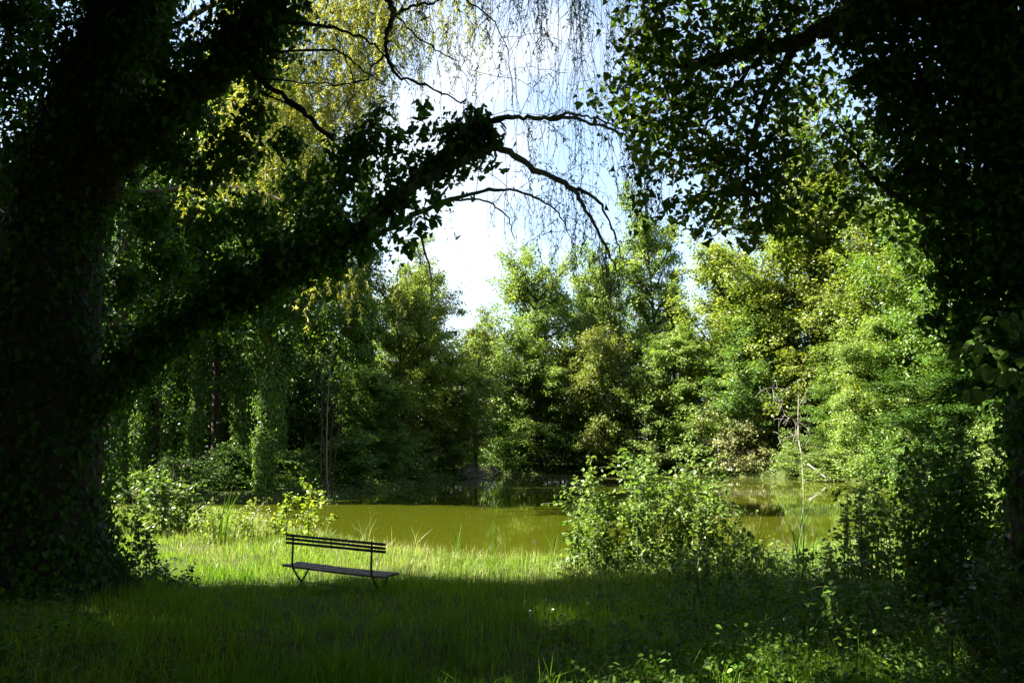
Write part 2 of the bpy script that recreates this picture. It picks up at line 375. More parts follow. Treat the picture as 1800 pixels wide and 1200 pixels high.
# ivy-clad trunk tree
def ivy_sleeve(rng, path, rad, n, size, off=.25, kind='ivy', mbb=None, clumps=0):
    mbb = mbb or MB()
    path = np.asarray(path); t = unit(np.gradient(path, axis=0)); m = len(path)
    k = rng.random(n) * (m - 1)
    if clumps:   # uneven, lumpy cover
        c = rng.random(clumps) * (m - 1); k = np.clip(c[rng.integers(0, clumps, n)] + rng.normal(size=n) * m * .035, 0, m - 1.001)
    i = np.minimum(k.astype(int), m - 2); f = (k - i)[:, None]
    c = path[i] * (1 - f) + path[i + 1] * f; tt = t[i]
    v = rand_dir(rng, n); v = unit(v - (v * tt).sum(1, keepdims=True) * tt)
    r = np.interp(k, np.arange(m), np.broadcast_to(rad, (m,)))
    o = off if np.isscalar(off) else np.interp(k, np.arange(m), off)
    pos = c + v * (r + np.abs(rng.normal(size=n)) * o)[:, None]
    nrm = v + rng.normal(size=(n, 3)) * .45 + np.array([0, 0, .25]); tip = np.array([0, 0, -1.]) + v * .35 + rng.normal(size=(n, 3)) * .4
    mbb.leaves(pos, nrm, tip, size * rng.uniform(.55, 1.25, n), kind); return mbb
def ivy_tree(key, seed, H=17., Rr=4.5):
    a, b = tree_proto(seed, H=H, Rr=Rr, cb=.4, shape='round', nlimb=26, nleaf=24000, leaf=.22, flat=.5)
    rng = np.random.default_rng(seed + 1); iv = MB()
    k = int(len(tree_proto.path) * .66); pth = tree_proto.path[:k]
    ivy_sleeve(rng, pth, tree_proto.rad[:k], 11000, .105, np.interp(np.linspace(0, 1, k), [0, .2, .5, .8, 1], [.1, .16, .3, .34, .2]), 'ivy', iv, 24)
    ivy_sleeve(rng, pth, tree_proto.rad[:k], 2600, .105, .08, 'ivy', iv)
    reg(key, H, Rr, [tpl(a, 'trunk', M['bark']), tpl(iv, 'ivy', M['mid']), tpl(b, 'crown', M['mid'])])
ivy_tree('ivied', 21); ivy_tree('ivied_b', 22)

# ------------------------------------------------------------------ trees round the pond
FAR = 'trees on the far bank'; LEFTG = 'trees on the shaded bank'
T = [  # name, label, proto, px, depth, top py, half width px, leaves, rotation, group
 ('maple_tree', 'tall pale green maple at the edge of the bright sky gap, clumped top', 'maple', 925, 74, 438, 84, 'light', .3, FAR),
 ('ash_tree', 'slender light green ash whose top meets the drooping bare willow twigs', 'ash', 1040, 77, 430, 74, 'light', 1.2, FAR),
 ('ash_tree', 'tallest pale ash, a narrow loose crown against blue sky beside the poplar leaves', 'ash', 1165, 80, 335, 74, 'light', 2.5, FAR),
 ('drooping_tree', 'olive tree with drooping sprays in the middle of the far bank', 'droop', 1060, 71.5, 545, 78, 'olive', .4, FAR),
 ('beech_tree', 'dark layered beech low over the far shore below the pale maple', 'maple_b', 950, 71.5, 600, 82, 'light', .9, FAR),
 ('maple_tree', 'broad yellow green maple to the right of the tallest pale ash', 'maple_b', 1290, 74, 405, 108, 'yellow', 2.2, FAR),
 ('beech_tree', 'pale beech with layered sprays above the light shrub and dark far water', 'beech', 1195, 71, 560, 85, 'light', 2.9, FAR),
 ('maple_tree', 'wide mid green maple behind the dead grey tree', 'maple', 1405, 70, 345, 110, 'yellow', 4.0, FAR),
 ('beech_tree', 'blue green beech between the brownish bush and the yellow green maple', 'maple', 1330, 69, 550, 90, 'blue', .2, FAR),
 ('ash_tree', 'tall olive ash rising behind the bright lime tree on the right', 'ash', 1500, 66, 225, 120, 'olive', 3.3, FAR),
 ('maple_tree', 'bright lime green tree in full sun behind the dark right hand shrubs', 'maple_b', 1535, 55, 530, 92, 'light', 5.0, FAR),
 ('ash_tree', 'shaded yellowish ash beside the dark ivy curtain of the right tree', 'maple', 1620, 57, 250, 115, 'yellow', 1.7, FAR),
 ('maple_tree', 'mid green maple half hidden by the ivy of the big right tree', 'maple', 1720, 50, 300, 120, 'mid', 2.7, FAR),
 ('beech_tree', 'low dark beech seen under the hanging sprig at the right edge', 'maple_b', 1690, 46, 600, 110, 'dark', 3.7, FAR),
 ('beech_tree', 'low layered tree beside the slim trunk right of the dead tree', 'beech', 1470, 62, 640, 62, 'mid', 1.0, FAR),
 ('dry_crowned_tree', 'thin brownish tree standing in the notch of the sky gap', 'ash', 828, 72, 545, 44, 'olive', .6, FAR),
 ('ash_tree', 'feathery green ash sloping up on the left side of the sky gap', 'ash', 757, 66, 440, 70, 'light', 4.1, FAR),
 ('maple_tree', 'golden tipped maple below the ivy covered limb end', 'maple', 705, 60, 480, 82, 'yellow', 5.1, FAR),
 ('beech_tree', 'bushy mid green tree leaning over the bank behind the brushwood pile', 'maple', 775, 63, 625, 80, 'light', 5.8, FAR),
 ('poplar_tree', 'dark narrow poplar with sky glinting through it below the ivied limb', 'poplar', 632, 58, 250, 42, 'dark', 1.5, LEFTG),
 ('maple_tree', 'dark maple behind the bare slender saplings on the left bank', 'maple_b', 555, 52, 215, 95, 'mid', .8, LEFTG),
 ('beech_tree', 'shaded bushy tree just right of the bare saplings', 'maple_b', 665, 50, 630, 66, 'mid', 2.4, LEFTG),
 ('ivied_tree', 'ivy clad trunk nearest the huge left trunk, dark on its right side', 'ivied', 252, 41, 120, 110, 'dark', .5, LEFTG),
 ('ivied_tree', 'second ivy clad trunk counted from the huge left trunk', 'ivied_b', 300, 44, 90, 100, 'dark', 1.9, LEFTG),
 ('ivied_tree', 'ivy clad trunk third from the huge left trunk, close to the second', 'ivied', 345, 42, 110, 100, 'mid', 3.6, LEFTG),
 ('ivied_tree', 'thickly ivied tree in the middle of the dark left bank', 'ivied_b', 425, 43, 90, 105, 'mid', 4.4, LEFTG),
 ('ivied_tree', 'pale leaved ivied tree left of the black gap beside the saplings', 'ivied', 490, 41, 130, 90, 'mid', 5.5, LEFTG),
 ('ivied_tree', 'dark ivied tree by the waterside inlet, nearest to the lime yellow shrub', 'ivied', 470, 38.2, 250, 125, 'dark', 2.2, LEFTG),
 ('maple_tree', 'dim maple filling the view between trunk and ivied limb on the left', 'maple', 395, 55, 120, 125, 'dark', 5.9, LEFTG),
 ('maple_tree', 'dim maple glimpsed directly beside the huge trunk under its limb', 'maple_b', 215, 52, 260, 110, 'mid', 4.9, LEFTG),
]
for a in T: place_tree(a[0], a[1], PROTO[a[2]], *a[3:])
SH = 'shrubs along the far bank'
SHRUBS = [
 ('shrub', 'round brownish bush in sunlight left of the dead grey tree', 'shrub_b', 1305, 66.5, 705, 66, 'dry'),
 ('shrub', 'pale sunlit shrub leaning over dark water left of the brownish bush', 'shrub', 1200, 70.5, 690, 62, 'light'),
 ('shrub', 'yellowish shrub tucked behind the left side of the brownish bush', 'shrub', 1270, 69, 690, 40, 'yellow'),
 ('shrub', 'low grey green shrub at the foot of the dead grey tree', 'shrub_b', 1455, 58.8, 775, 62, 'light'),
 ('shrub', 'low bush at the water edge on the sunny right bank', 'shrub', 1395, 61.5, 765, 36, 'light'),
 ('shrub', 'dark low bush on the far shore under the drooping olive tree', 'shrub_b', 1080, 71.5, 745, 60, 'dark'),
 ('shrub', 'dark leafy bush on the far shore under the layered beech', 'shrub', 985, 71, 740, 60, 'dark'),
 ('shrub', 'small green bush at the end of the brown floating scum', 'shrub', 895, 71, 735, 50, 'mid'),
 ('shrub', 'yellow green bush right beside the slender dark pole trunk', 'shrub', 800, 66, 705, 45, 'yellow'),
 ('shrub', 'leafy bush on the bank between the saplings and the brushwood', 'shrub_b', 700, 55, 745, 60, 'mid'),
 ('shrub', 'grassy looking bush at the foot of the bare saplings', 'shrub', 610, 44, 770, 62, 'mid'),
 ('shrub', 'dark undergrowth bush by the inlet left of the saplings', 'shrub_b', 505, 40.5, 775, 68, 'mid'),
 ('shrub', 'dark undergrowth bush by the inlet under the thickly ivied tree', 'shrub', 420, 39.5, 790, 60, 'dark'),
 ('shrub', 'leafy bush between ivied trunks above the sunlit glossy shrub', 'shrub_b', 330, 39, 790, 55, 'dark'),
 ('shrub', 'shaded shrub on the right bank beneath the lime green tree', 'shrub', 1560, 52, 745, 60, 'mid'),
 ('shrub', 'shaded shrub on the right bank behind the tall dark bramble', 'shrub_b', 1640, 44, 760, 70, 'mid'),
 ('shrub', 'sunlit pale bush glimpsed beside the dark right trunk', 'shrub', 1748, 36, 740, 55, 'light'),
]
for i, (n, l, p, px, Y, top, r, lm) in enumerate(SHRUBS):
    place_tree(n, l, PROTO[p], px, Y, top, r, lm, i * 1.7, SH, 'shrub')

# ------------------------------------------------------------------ bare saplings, dead tree, pole, brushwood
def twiggy(rng, path, r0, r1, ntw, ltw, mb, up=.5, sub=True, sides=5):
    """a stem with side twigs"""
    p = catmull(path, 5); mb.tube(p, np.linspace(r0, r1, len(p)), sides, cap=False)
    for k in range(ntw):
        s = rng.uniform(.25, 1); b = p[min(int(s * (len(p) - 1)), len(p) - 1)]; d = rand_dir(rng, 1)[0]; d[2] = d[2] * .5 + up; d = unit(d)
        l = ltw * rng.uniform(.4, 1.1); e = b + d * l; m = b + d * l * .5 + rng.normal(size=3) * .06 * l
        rr = max(r1, r0 * (1 - s) * .4); mb.tube(np.array([b, m, e]), [rr, rr * .7, rr * .35], 4, cap=False)
        if sub:
            for q in range(3):
                f = rng.uniform(.4, .95); b2 = b * (1 - f) + e * f; d2 = unit(d + rng.normal(size=3) * .6)
                mb.tube(np.array([b2, b2 + d2 * l * .4]), [rr * .45, rr * .25], 3, cap=False)

rng = np.random.default_rng(5)
b0 = P(571, 868, 38.5); t = thing('bare_sapling', 'clump of bare slender grey stems rising from the waterside left of the pond', 'tree', b0)
for (ex, ey) in ((560, 560), (585, 590), (598, 640), (548, 640), (620, 650)):
    mb = MB(); e = P(ex, ey, 38.5 + rng.normal() * .4); b = b0 + rng.normal(size=3) * [.15, .15, 0]; b[2] = b0[2] - .15
    mid = b * .5 + e * .5 + np.array([-.12 * np.sign(ex - 571), 0, .1])
    twiggy(rng, [b, mid, e], .034, .008, 15, .7, mb, .7); mb.build('stem', M['greybark'] if ex in (585,) else M['bark'], t, b0)

Y = 59.5; b0 = P(1412, 832, Y); b0[2] = float(gz(b0[0], b0[1])) - .1
t = thing('dead_tree', 'leafless silver grey dead tree with broken limbs on the sunny far bank', 'tree', b0)
q = lambda *a: [P(x, y, Y + .3 * math.sin(x * .7)) for x, y in a]
mb = MB(); p = catmull([b0] + q((1409, 800), (1404, 770), (1403, 735), (1404, 695)), 4); mb.tube(p, np.linspace(.085, .03, len(p)), 7, .1, rng); mb.build('trunk', M['deadwood'], t, b0)
for pl, r0 in ((((1403, 715), (1412, 700), (1424, 676)), .07), (((1404, 700), (1392, 688), (1358, 681), (1338, 687), (1326, 699)), .06), (((1358, 683), (1366, 695), (1374, 714)), .045),
               (((1358, 683), (1362, 700), (1365, 708)), .035), (((1404, 748), (1395, 738), (1380, 728)), .075), (((1404, 742), (1414, 748), (1424, 762), (1422, 772)), .05),
               (((1404, 762), (1385, 768), (1370, 776)), .05), (((1404, 775), (1400, 760), (1398, 740)), .08), (((1405, 740), (1416, 738), (1423, 746)), .05),
               (((1380, 728), (1370, 745), (1368, 768)), .035)):
    mb = MB(); p = catmull(q(*pl), 4); mb.tube(p, np.linspace(r0 * .36, r0 * .12, len(p)), 5, cap=False)
    for k in range(6):
        i = rng.integers(2, len(p)); d = unit(rng.normal(size=3) + [0, 0, -.2]); mb.tube(np.array([p[i], p[i] + d * .35, p[i] + d * .6 + [0, 0, -.1]]), [.014, .011, .007], 3, cap=False)
    mb.build('branch', M['deadwood'], t, b0)
b1 = P(1420, 815, 57.5); mb = MB(); p = catmull([b1, P(1440, 830, 57), P(1458, 845, 56.5)], 4); mb.tube(p, np.linspace(.07, .03, len(p)), 5)
tag(mb.build('fallen_branch', M['deadwood'], origin=b1), 'pale fallen branch sloping into the water below the dead grey tree', 'branch')

Y = 66; b0 = P(836, 838, Y); b0[2] = .05
t = thing('slender_trunk', 'straight dark slender tree trunk at the water edge below the sky gap', 'tree', b0)
mb = MB(); p = catmull([b0, P(836, 760, Y), P(838, 700, Y), P(842, 630, Y)], 5); mb.tube(p, np.linspace(.17, .07, len(p)), 7, .05, rng); mb.build('trunk', M['bark'], t, b0)
mb = MB(); n = 900; c = P(846, 640, Y); mb.leaves(c + rng.normal(size=(n, 3)) * [.9, .9, 1.3], rng.normal(size=(n, 3)) + [0, 0, .8], rng.normal(size=(n, 3)) + [0, 0, -.3], .2 * rng.uniform(.6, 1.2, n)); mb.build('crown', M['olive'], t, b0)

b0 = P(828, 836, 64); b0[2] = .02; mb = MB()
for k in range(110):
    c = b0 + rng.normal(size=3) * [.9, .6, .0] + [0, 0, abs(rng.normal()) * .45]; d = rand_dir(rng, 1)[0] * [1, .6, .5]; l = rng.uniform(.4, 1.1)
    mb.tube(np.array([c - d * l, c + rng.normal(size=3) * .08, c + d * l]), [.03, .025, .012], 4, cap=False)
tag(mb.build('brushwood_pile', M['deadwood'], origin=b0), 'tangled heap of brown brushwood at the water edge beside the slender trunk', 'brushwood')

# ------------------------------------------------------------------ hanging strands of the willow
def strands(rng, tw, lf, starts, lens, nleaf, lsize, thick=.004, bare=0., sway=.12, leafdens=1.0):
    for s0, L in zip(starts, lens):
        k = 7; h = np.linspace(0, 1, k); off = np.cumsum(rng.normal(size=(k, 2)) * sway * L / k, 0); dr = rng.normal(size=2) * .06 * L
        pts = np.c_[s0[0] + off[:, 0] + dr[0] * h ** 2, s0[1] + off[:, 1] + dr[1] * h ** 2, s0[2] - L * h]
        p = catmull(pts, 3); tw.tube(p, np.linspace(thick, thick * .45, len(p)), 3, cap=False)
        n = int(nleaf * L * leafdens)
        if n:
            u = bare + (1 - bare) * rng.random(n); i = u * (len(p) - 1); a = np.minimum(i.astype(int), len(p) - 2); f = (i - a)[:, None]
            c = p[a] * (1 - f) + p[a + 1] * f; out = rng.normal(size=(n, 3)) * [1, 1, .3]
            lf.leaves(c, rng.normal(size=(n, 3)) + [0, 0, .4], unit(out) * .75 + np.array([0, 0, -.9]), lsize * rng.uniform(.6, 1.2, n), 'willow', 1.2)

# ------------------------------------------------------------------ the huge ivied willow on the left
rng = np.random.default_rng(77)
WY = 13.6; wb = np.array([P(55, 1040, WY)[0], WY, 0]); wb[2] = float(gz(wb[0], wb[1])) - .15
willow = thing('willow_tree', 'huge old willow smothered in dark ivy, its limb arching over the bench', 'tree', wb)
tpath = catmull([wb, wb + [0, 0, .5], P(62, 900, WY), P(75, 700, WY), P(85, 500, WY), P(110, 330, WY), P(175, 150, WY), P(260, -40, WY - .3), P(330, -250, WY - .6)], 5)
trad = np.interp(np.linspace(0, 1, len(tpath)), [0, .05, .12, .25, .5, .75, 1], [1.75, 1.5, 1.2, .98, .8, .6, .35])
mb = MB(); mb.tube(tpath, trad, 16, .05, rng); mb.build('trunk', M['bark'], willow, wb)
IV = MB()
ivy_sleeve(rng, tpath[3:], trad[3:], 15000, .1, .13, 'ivy', IV)
def limb(pl, r0, r1, name='limb', bark='bark', parent=None, org=None, per=6, sides=8):
    p = catmull([P(*a) for a in pl], per); r = np.linspace(r0, r1, len(p)) * (1 + .10 * rng.normal(size=len(p))); p[1:-1] += rng.normal(size=(len(p) - 2, 3)) * (.012 + .12 * r[1:-1, None]); m = MB(); m.tube(p, r, sides, .05, rng)
    m.build(name, M[bark], parent or willow, wb if org is None else org); return p, r
L1, R1 = limb([(110, 770, 13.5), (240, 640, 13.3), (330, 560, 13), (430, 505, 12.8), (540, 455, 12.6), (640, 392, 12.4), (720, 330, 12.3), (790, 262, 12.2), (850, 220, 12.1), (890, 205, 12)], .25, .04)
L1b, R1b = limb([(890, 205, 12), (950, 208, 12), (1010, 208, 12), (1070, 225, 11.9), (1110, 247, 11.8), (1150, 292, 11.8)], .038, .008, 'branch', 'greybark')
L2, R2 = limb([(640, 392, 12.4), (740, 320, 12.2), (830, 275, 12.1), (880, 262, 12.1), (930, 290, 12), (1000, 330, 12), (1030, 372, 12), (1060, 425, 12), (1086, 485, 12)], .085, .008, 'branch', 'greybark')
L3, R3 = limb([(620, 445, 12.6), (700, 392, 12.7), (790, 352, 12.8), (860, 333, 12.8), (930, 342, 12.8), (980, 375, 12.8), (1005, 420, 12.8)], .045, .006, 'branch', 'greybark')
limb([(1000, 330, 12), (1045, 347, 12), (1075, 398, 12), (1092, 455, 12)], .03, .008, 'branch', 'greybark')
limb([(960, 207, 12), (1000, 201, 11.8), (1040, 207, 11.7), (1090, 226, 11.6), (1140, 262, 11.6)], .026, .007, 'branch', 'greybark')
limb([(790, 355, 12.8), (850, 352, 12.9), (890, 380, 12.9), (905, 420, 12.9)], .02, .006, 'branch', 'greybark')
limb([(740, 415, 12.5), (755, 470, 12.5), (760, 520, 12.5)], .02, .006, 'branch', 'greybark')
L4, R4 = limb([(130, 380, 13.4), (220, 260, 13), (310, 185, 12.8), (400, 110, 12.6), (455, 50, 12.5), (500, -50, 12.4)], .36, .16)
for pl, r0, r1 in ([(420, 95, 12.5), (455, 140, 12.4), (500, 172, 12.3), (545, 207, 12.2), (585, 247, 12.1)], .07, .04), \
    ([(440, 50, 12.4), (520, 40, 12.3), (600, 55, 12.2), (660, 80, 12.2), (720, 150, 12.2)], .045, .012), \
    ([(430, 90, 12.4), (520, 92, 12.2), (590, 88, 12), (640, 125, 11.9), (680, 150, 11.8)], .03, .01), \
    ([(460, 140, 12.4), (540, 145, 12.3), (600, 150, 12.3), (650, 140, 12.3)], .018, .008), \
    ([(455, 160, 12.4), (530, 200, 12.3), (570, 235, 12.2), (590, 290, 12.2)], .02, .008), \
    ([(500, -50, 12.4), (600, -80, 12.2), (670, -30, 12), (685, 10, 12), (692, 28, 12), (680, 60, 12), (680, 98, 12), (698, 130, 12), (760, 155, 12), (812, 182, 12)], .09, .012), \
    ([(690, 30, 12), (720, 12, 12), (760, 5, 12), (800, -10, 12)], .03, .015), \
    ([(690, 20, 12), (740, 70, 11.9), (790, 100, 11.9), (820, 135, 11.9)], .02, .006), \
    ([(680, 98, 12), (655, 120, 12.1), (640, 140, 12.1), (560, 155, 12.1)], .02, .008), \
    ([(820, 0, 11.6), (870, 40, 11.6), (895, 100, 11.6), (900, 180, 11.6)], .014, .005), \
    ([(590, 60, 12.2), (615, 120, 12.2), (622, 160, 12.2), (600, 210, 12.2)], .016, .006):
    limb(pl, r0 * .78, r1 * .8, 'branch', 'bark', sides=6)
# ivy round the limbs: ragged and lumpy
ivy_sleeve(rng, L1[:50], R1[:50], 4000, .1, np.interp(np.linspace(0, 1, 50), [0, .3, .55, .8, 1], [.16, .2, .42, .36, .1]), 'ivy', IV, 60)
ivy_sleeve(rng, L1[:30], R1[:30], 2400, .1, .14, 'ivy', IV)
ivy_sleeve(rng, L4, R4, 5000, .1, .3, 'ivy', IV, 40)
def blob(mb, px, py, Y, rp, lai=1.7, size=.1, kind='ivy', sq=(1, 1, 1), down=1.0):
    r = rp * Y / FPX; n = int(lai * math.pi * r * r / (.36 * size * size)); d = rand_dir(rng, n) * (rng.random((n, 1)) ** .45) * r * np.array(sq)
    mb.leaves(P(px, py, Y) + d, unit(d) + rng.normal(size=(n, 3)) * .7 + [0, 0, .4], rng.normal(size=(n, 3)) * .6 + [0, 0, -down] + unit(d) * .3, size * rng.uniform(.55, 1.25, n), kind)
for b in [(670, 190, 12.3, 20), (640, 240, 12.4, 34), (685, 235, 12.3, 30), (600, 255, 12.5, 34), (620, 290, 12.5, 40), (15, 170, 14, 50), (40, 60, 14.2, 60), (10, 300, 14.2, 60), (70, 130, 14, 40), (20, 20, 14.2, 50), (600, 320, 12.6, 66), (565, 390, 12.7, 50), (650, 255, 12.4, 40), (700, 290, 12.3, 45), (655, 212, 12.4, 20), (735, 225, 12.2, 28), (745, 190, 12.2, 18), (760, 300, 12.2, 40), (700, 370, 12.5, 46), (845, 195, 12.1, 15), (862, 232, 12, 26),
          (735, 395, 12.5, 30), (800, 250, 12.1, 32), (845, 275, 12.1, 30), (872, 290, 12, 14), (800, 300, 12.2, 24), (520, 330, 12.8, 44), (640, 430, 12.5, 30), (715, 430, 12.5, 18), (758, 385, 12.5, 16), (765, 350, 12.4, 20), (700, 250, 12.3, 26), (790, 225, 12.1, 18),
          (250, 200, 13, 60), (160, 210, 13.2, 80), (330, 100, 12.8, 70), (250, 60, 13, 80), (400, 40, 12.6, 55), (110, 80, 13.4, 80), (170, -20, 13.4, 110), (60, 330, 13.8, 80), (30, 440, 14, 90), (20, 20, 14, 40), (90, 200, 13.8, 40), (190, 330, 13.3, 50), (330, 190, 12.9, 45),
          (250, 650, 13.2, 30), (210, 600, 13.3, 34)]:
    blob(IV, *b, size=.14 if b[0] > 680 else .1, lai=1.15 if b[0] > 680 else 1.6)
for b in [(20, 110, 14, 60), (25, 250, 14, 60), (60, 20, 14, 50), (20, 340, 14, 50), (440, 380, 12.9, 50), (370, 400, 13, 48), (300, 460, 13.1, 50), (270, 380, 13.1, 50), (420, 260, 12.7, 60), (360, 300, 12.9, 50), (450, 200, 12.6, 40), (480, 440, 12.8, 40), (400, 470, 12.9, 34), (230, 500, 13.2, 45), (300, 270, 13, 50), (460, 110, 12.6, 36), (590, 470, 12.6, 24), (340, 560, 13, 24), (430, 530, 12.9, 22), (510, 250, 12.6, 34)]:
    blob(IV, *b, lai=.62)
    blob(IV, *b)
IV.build('ivy', M['ivy'], willow, wb)
BODY += list(tpath[6::3]) + list(L1[:40:3]) + list(L4[::3])
# unseen crown above the lawn, shaped to shade it; branch ends hang as strands
CR = MB(); TW = MB(); LF = MB()
def cloud(mb, c, rad, ncl, nper, size, sg, kind='rhomb', shell=.5, keep=lambda c: np.ones(len(c), bool)):
    d = rand_dir(rng, ncl) * (shell + (1 - shell) * rng.random((ncl, 1)))
    cc = c + d * np.array(rad)
    cc = cc[keep(cc) & sunmask(cc)]
    n = len(cc) * nper; i = np.repeat(np.arange(len(cc)), nper)
    pos = cc[i] + rng.normal(size=(n, 3)) * np.array(sg)
    mb.leaves(pos, rng.normal(size=(n, 3)) * .7 + [0, 0, .7], rng.normal(size=(n, 3)) + [0, 0, -.5], size * rng.uniform(.6, 1.3, n), kind)
above = lambda m: (lambda c: (c[:, 2] > CAM[2] + (c[:, 1] + 1.2) * .56 + m) | (c[:, 1] < 1.0))
cloud(CR, np.array([-11, 7.5, 12.5]), (9.5, 8, 6), 3200, 45, .24, (.45, .45, .25), shell=.35, keep=lambda c: above(.3)(c) | (c[:, 0] < -.62 * c[:, 1] - 1.5))
cloud(CR, np.array([-1, 4.6, 14]), (12, 10.8, 4), 5200, 45, .24, (.45, .45, .25), shell=.3, keep=above(.3))
cloud(CR, np.array([-13.5, 11.5, 14]), (5, 4.5, 5), 2600, 40, .24, (.45, .45, .25), shell=.1, keep=lambda c: (c[:, 0] < -.62 * c[:, 1] - .6) | above(.3)(c))  # out-of-view piece added to shade the upper trunk
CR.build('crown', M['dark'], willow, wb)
def rs(n, x0, x1, y, Y0, Y1, j=30):
    xs = rng.uniform(x0, x1, n); Ys = rng.uniform(Y0, Y1, n); return [P(x, y + rng.uniform(-j, j), d) for x, d in zip(xs, Ys)]
def bunch(n, y):
    cx = np.array([705, 730, 748, 790, 828, 848, 870, 905, 932, 958, 1012, 1016, 1040, 1075, 1100]); xs = cx[rng.integers(0, len(cx), n)] + rng.normal(size=n) * 9
    return [P(x, y + rng.uniform(-30, 30), d) for x, d in zip(xs, rng.uniform(11, 13.5, n))]
# bare curtains against the sky
n = 100; strands(rng, TW, LF, bunch(n, -60), np.clip(rng.gamma(2.2, 1.0, n), .6, 4.6), 8, .075, .0038, sway=.34)
n = 50; strands(rng, TW, LF, bunch(n, -60), rng.uniform(1.5, 4.2, n), 2.5, .07, .0036, sway=.2)
n = 46; strands(rng, TW, LF, bunch(n, -50), rng.uniform(.5, 1.6, n), 45, .085, .004, sway=.35)
n = 9; strands(rng, TW, LF, rs(n, 1000, 1030, -60, 11.4, 11.8), rng.uniform(2, 4.6, n), 1.5, .07, .0045, sway=.08)
def hang_from(path, n, lo, hi, nl, dens=1, lo_i=0.2, sz=.075, sway=.25):
    i = rng.integers(int(lo_i * len(path)), len(path), n); strands(rng, TW, LF, [path[k] + rng.normal(size=3) * .04 for k in i], rng.uniform(lo, hi, n), nl, sz, .0038, sway=sway)
hang_from(L1b, 34, .3, 1.6, 22, lo_i=.1, sway=.35); hang_from(L2[24:], 44, .3, 1.8, 18, lo_i=.1, sway=.35); hang_from(L3[15:], 24, .3, 1.4, 12, sway=.4); hang_from(L1b[18:], 24, .6, 1.7, 16, sway=.3)
hang_from(L2[40:], 24, .6, 2.2, 8, sway=.3)
# upright and sideways shoots on the arching branches
for pth in (L1b, L2[22:], L3[14:]):
    for k in range(16):
        b = pth[rng.integers(2, len(pth))]; d = unit(rng.normal(size=3) * [1, .8, .5] + [.3, 0, .25]); l = rng.uniform(.3, 1.0)
        p = catmull([b, b + d * l * .5 + [0, 0, .06], b + d * l + [0, 0, -.12 * l]], 4); TW.tube(p, np.linspace(.006, .0025, len(p)), 3, cap=False)
        m = int(22 * l); i = rng.integers(2, len(p), m); LF.leaves(p[i] + rng.normal(size=(m, 3)) * .015, rng.normal(size=(m, 3)) + [0, 0, .5], rng.normal(size=(m, 3)) * .8 + d * .6 + [0, 0, -.5], .075 * rng.uniform(.6, 1.2, m), 'willow', 1.2)
for (x, y, l) in ((760, 520, 1.6), (300, -40, 2.6), (360, -30, 3.6), (880, 230, 2.2), (940, 420, 1.9), (1180, 330, 2.0), (1075, 430, 3.0)):
    strands(rng, TW, LF, [P(x, y, 11.8)], [l], 3, .07, .0045, sway=.08)
for k in range(32):
    a = P(rng.uniform(690, 1110), rng.uniform(-40, 260), rng.uniform(11.4, 12.8)); d = unit(rng.normal(size=3) * [1, .5, .3]); l = rng.uniform(.6, 2.2)
    p = catmull([a, a + d * l * .4 + [0, 0, .05 * l], a + d * l * .75 + [0, 0, -.15 * l], a + d * l * .95 + [0, 0, -.5 * l]], 5); p[1:] += rng.normal(size=(len(p) - 1, 3)) * .012
    TW.tube(p, np.linspace(.005, .0025, len(p)), 3, cap=False); m = int(9 * l); i = rng.integers(3, len(p), m)
    LF.leaves(p[i], rng.normal(size=(m, 3)) + [0, 0, .4], rng.normal(size=(m, 3)) * .7 + [0, 0, -.8], .075 * rng.uniform(.6, 1.2, m), 'willow', 1.2)
TW.build('twigwork', M['twig'], willow, wb); LF.build('willow_leaves', M['mid'], willow, wb)

# sunlit willow standing behind it in the clearing
rng = np.random.default_rng(91); TW = MB(); LF = MB(); YB = 19.5
yb = P(205, 880, 37); yb[2] = float(gz(yb[0], yb[1])) - .1
yw = thing('golden_willow', 'weeping willow with sunlit yellow leaves hanging behind the dark ivied limb', 'tree', yb)
mb = MB(); p = catmull([yb, P(205, 700, 37), P(215, 450, 36.5), P(240, 250, 35.5), P(280, 60, 34.5), P(330, -120, 33.5)], 5); mb.tube(p, np.linspace(.45, .2, len(p)), 9, .05, rng); mb.build('trunk', M['bark'], yw, yb); mb = MB(); ivy_sleeve(rng, p, np.linspace(.45, .2, len(p)), 9000, .12, .16, 'ivy', mb); mb.build('ivy', M['ivy'], yw, yb)
for pl in ([(250, 220, 35.5), (400, 100, 34), (560, 30, 33), (640, 20, 32.5), (700, 50, 32)], [(280, 60, 34.5), (450, -30, 33), (600, -70, 32), (700, -60, 31.5)], [(240, 250, 35.5), (400, 190, 34.5), (520, 150, 33), (600, 170, 32.5)], [(225, 340, 36), (420, 330, 35), (540, 380, 34), (590, 460, 33.5)]):
    mb = MB(); p = catmull([P(*a) for a in pl], 5); mb.tube(p, np.linspace(.12, .03, len(p)), 6, .05, rng); mb.build('branch', M['bark'], yw, yb)
def yst(n, x0, x1, y, j, lo, hi, nl): strands(rng, TW, LF, rs(n, x0, x1, y, 30.5, 35, j), rng.uniform(lo, hi, n), nl, .2, .007, sway=.5)
yst(230, 400, 690, -40, 60, 1.2, 5.0, 36); yst(260, 420, 690, 90, 90, 1.0, 4.0, 38); yst(130, 370, 640, 210, 70, .8, 3.0, 38)
yst(80, 640, 850, 10, 50, .8, 3.2, 24); yst(40, 330, 480, 260, 50, .8, 2.8, 36); yst(20, 540, 640, 455, 25, .8, 2.6, 36); yst(8, 690, 740, 480, 30, .6, 2, 26)
TW.build('twigwork', M['twig'], yw, yb); LF.build('willow_leaves', M['willow'], yw, yb)

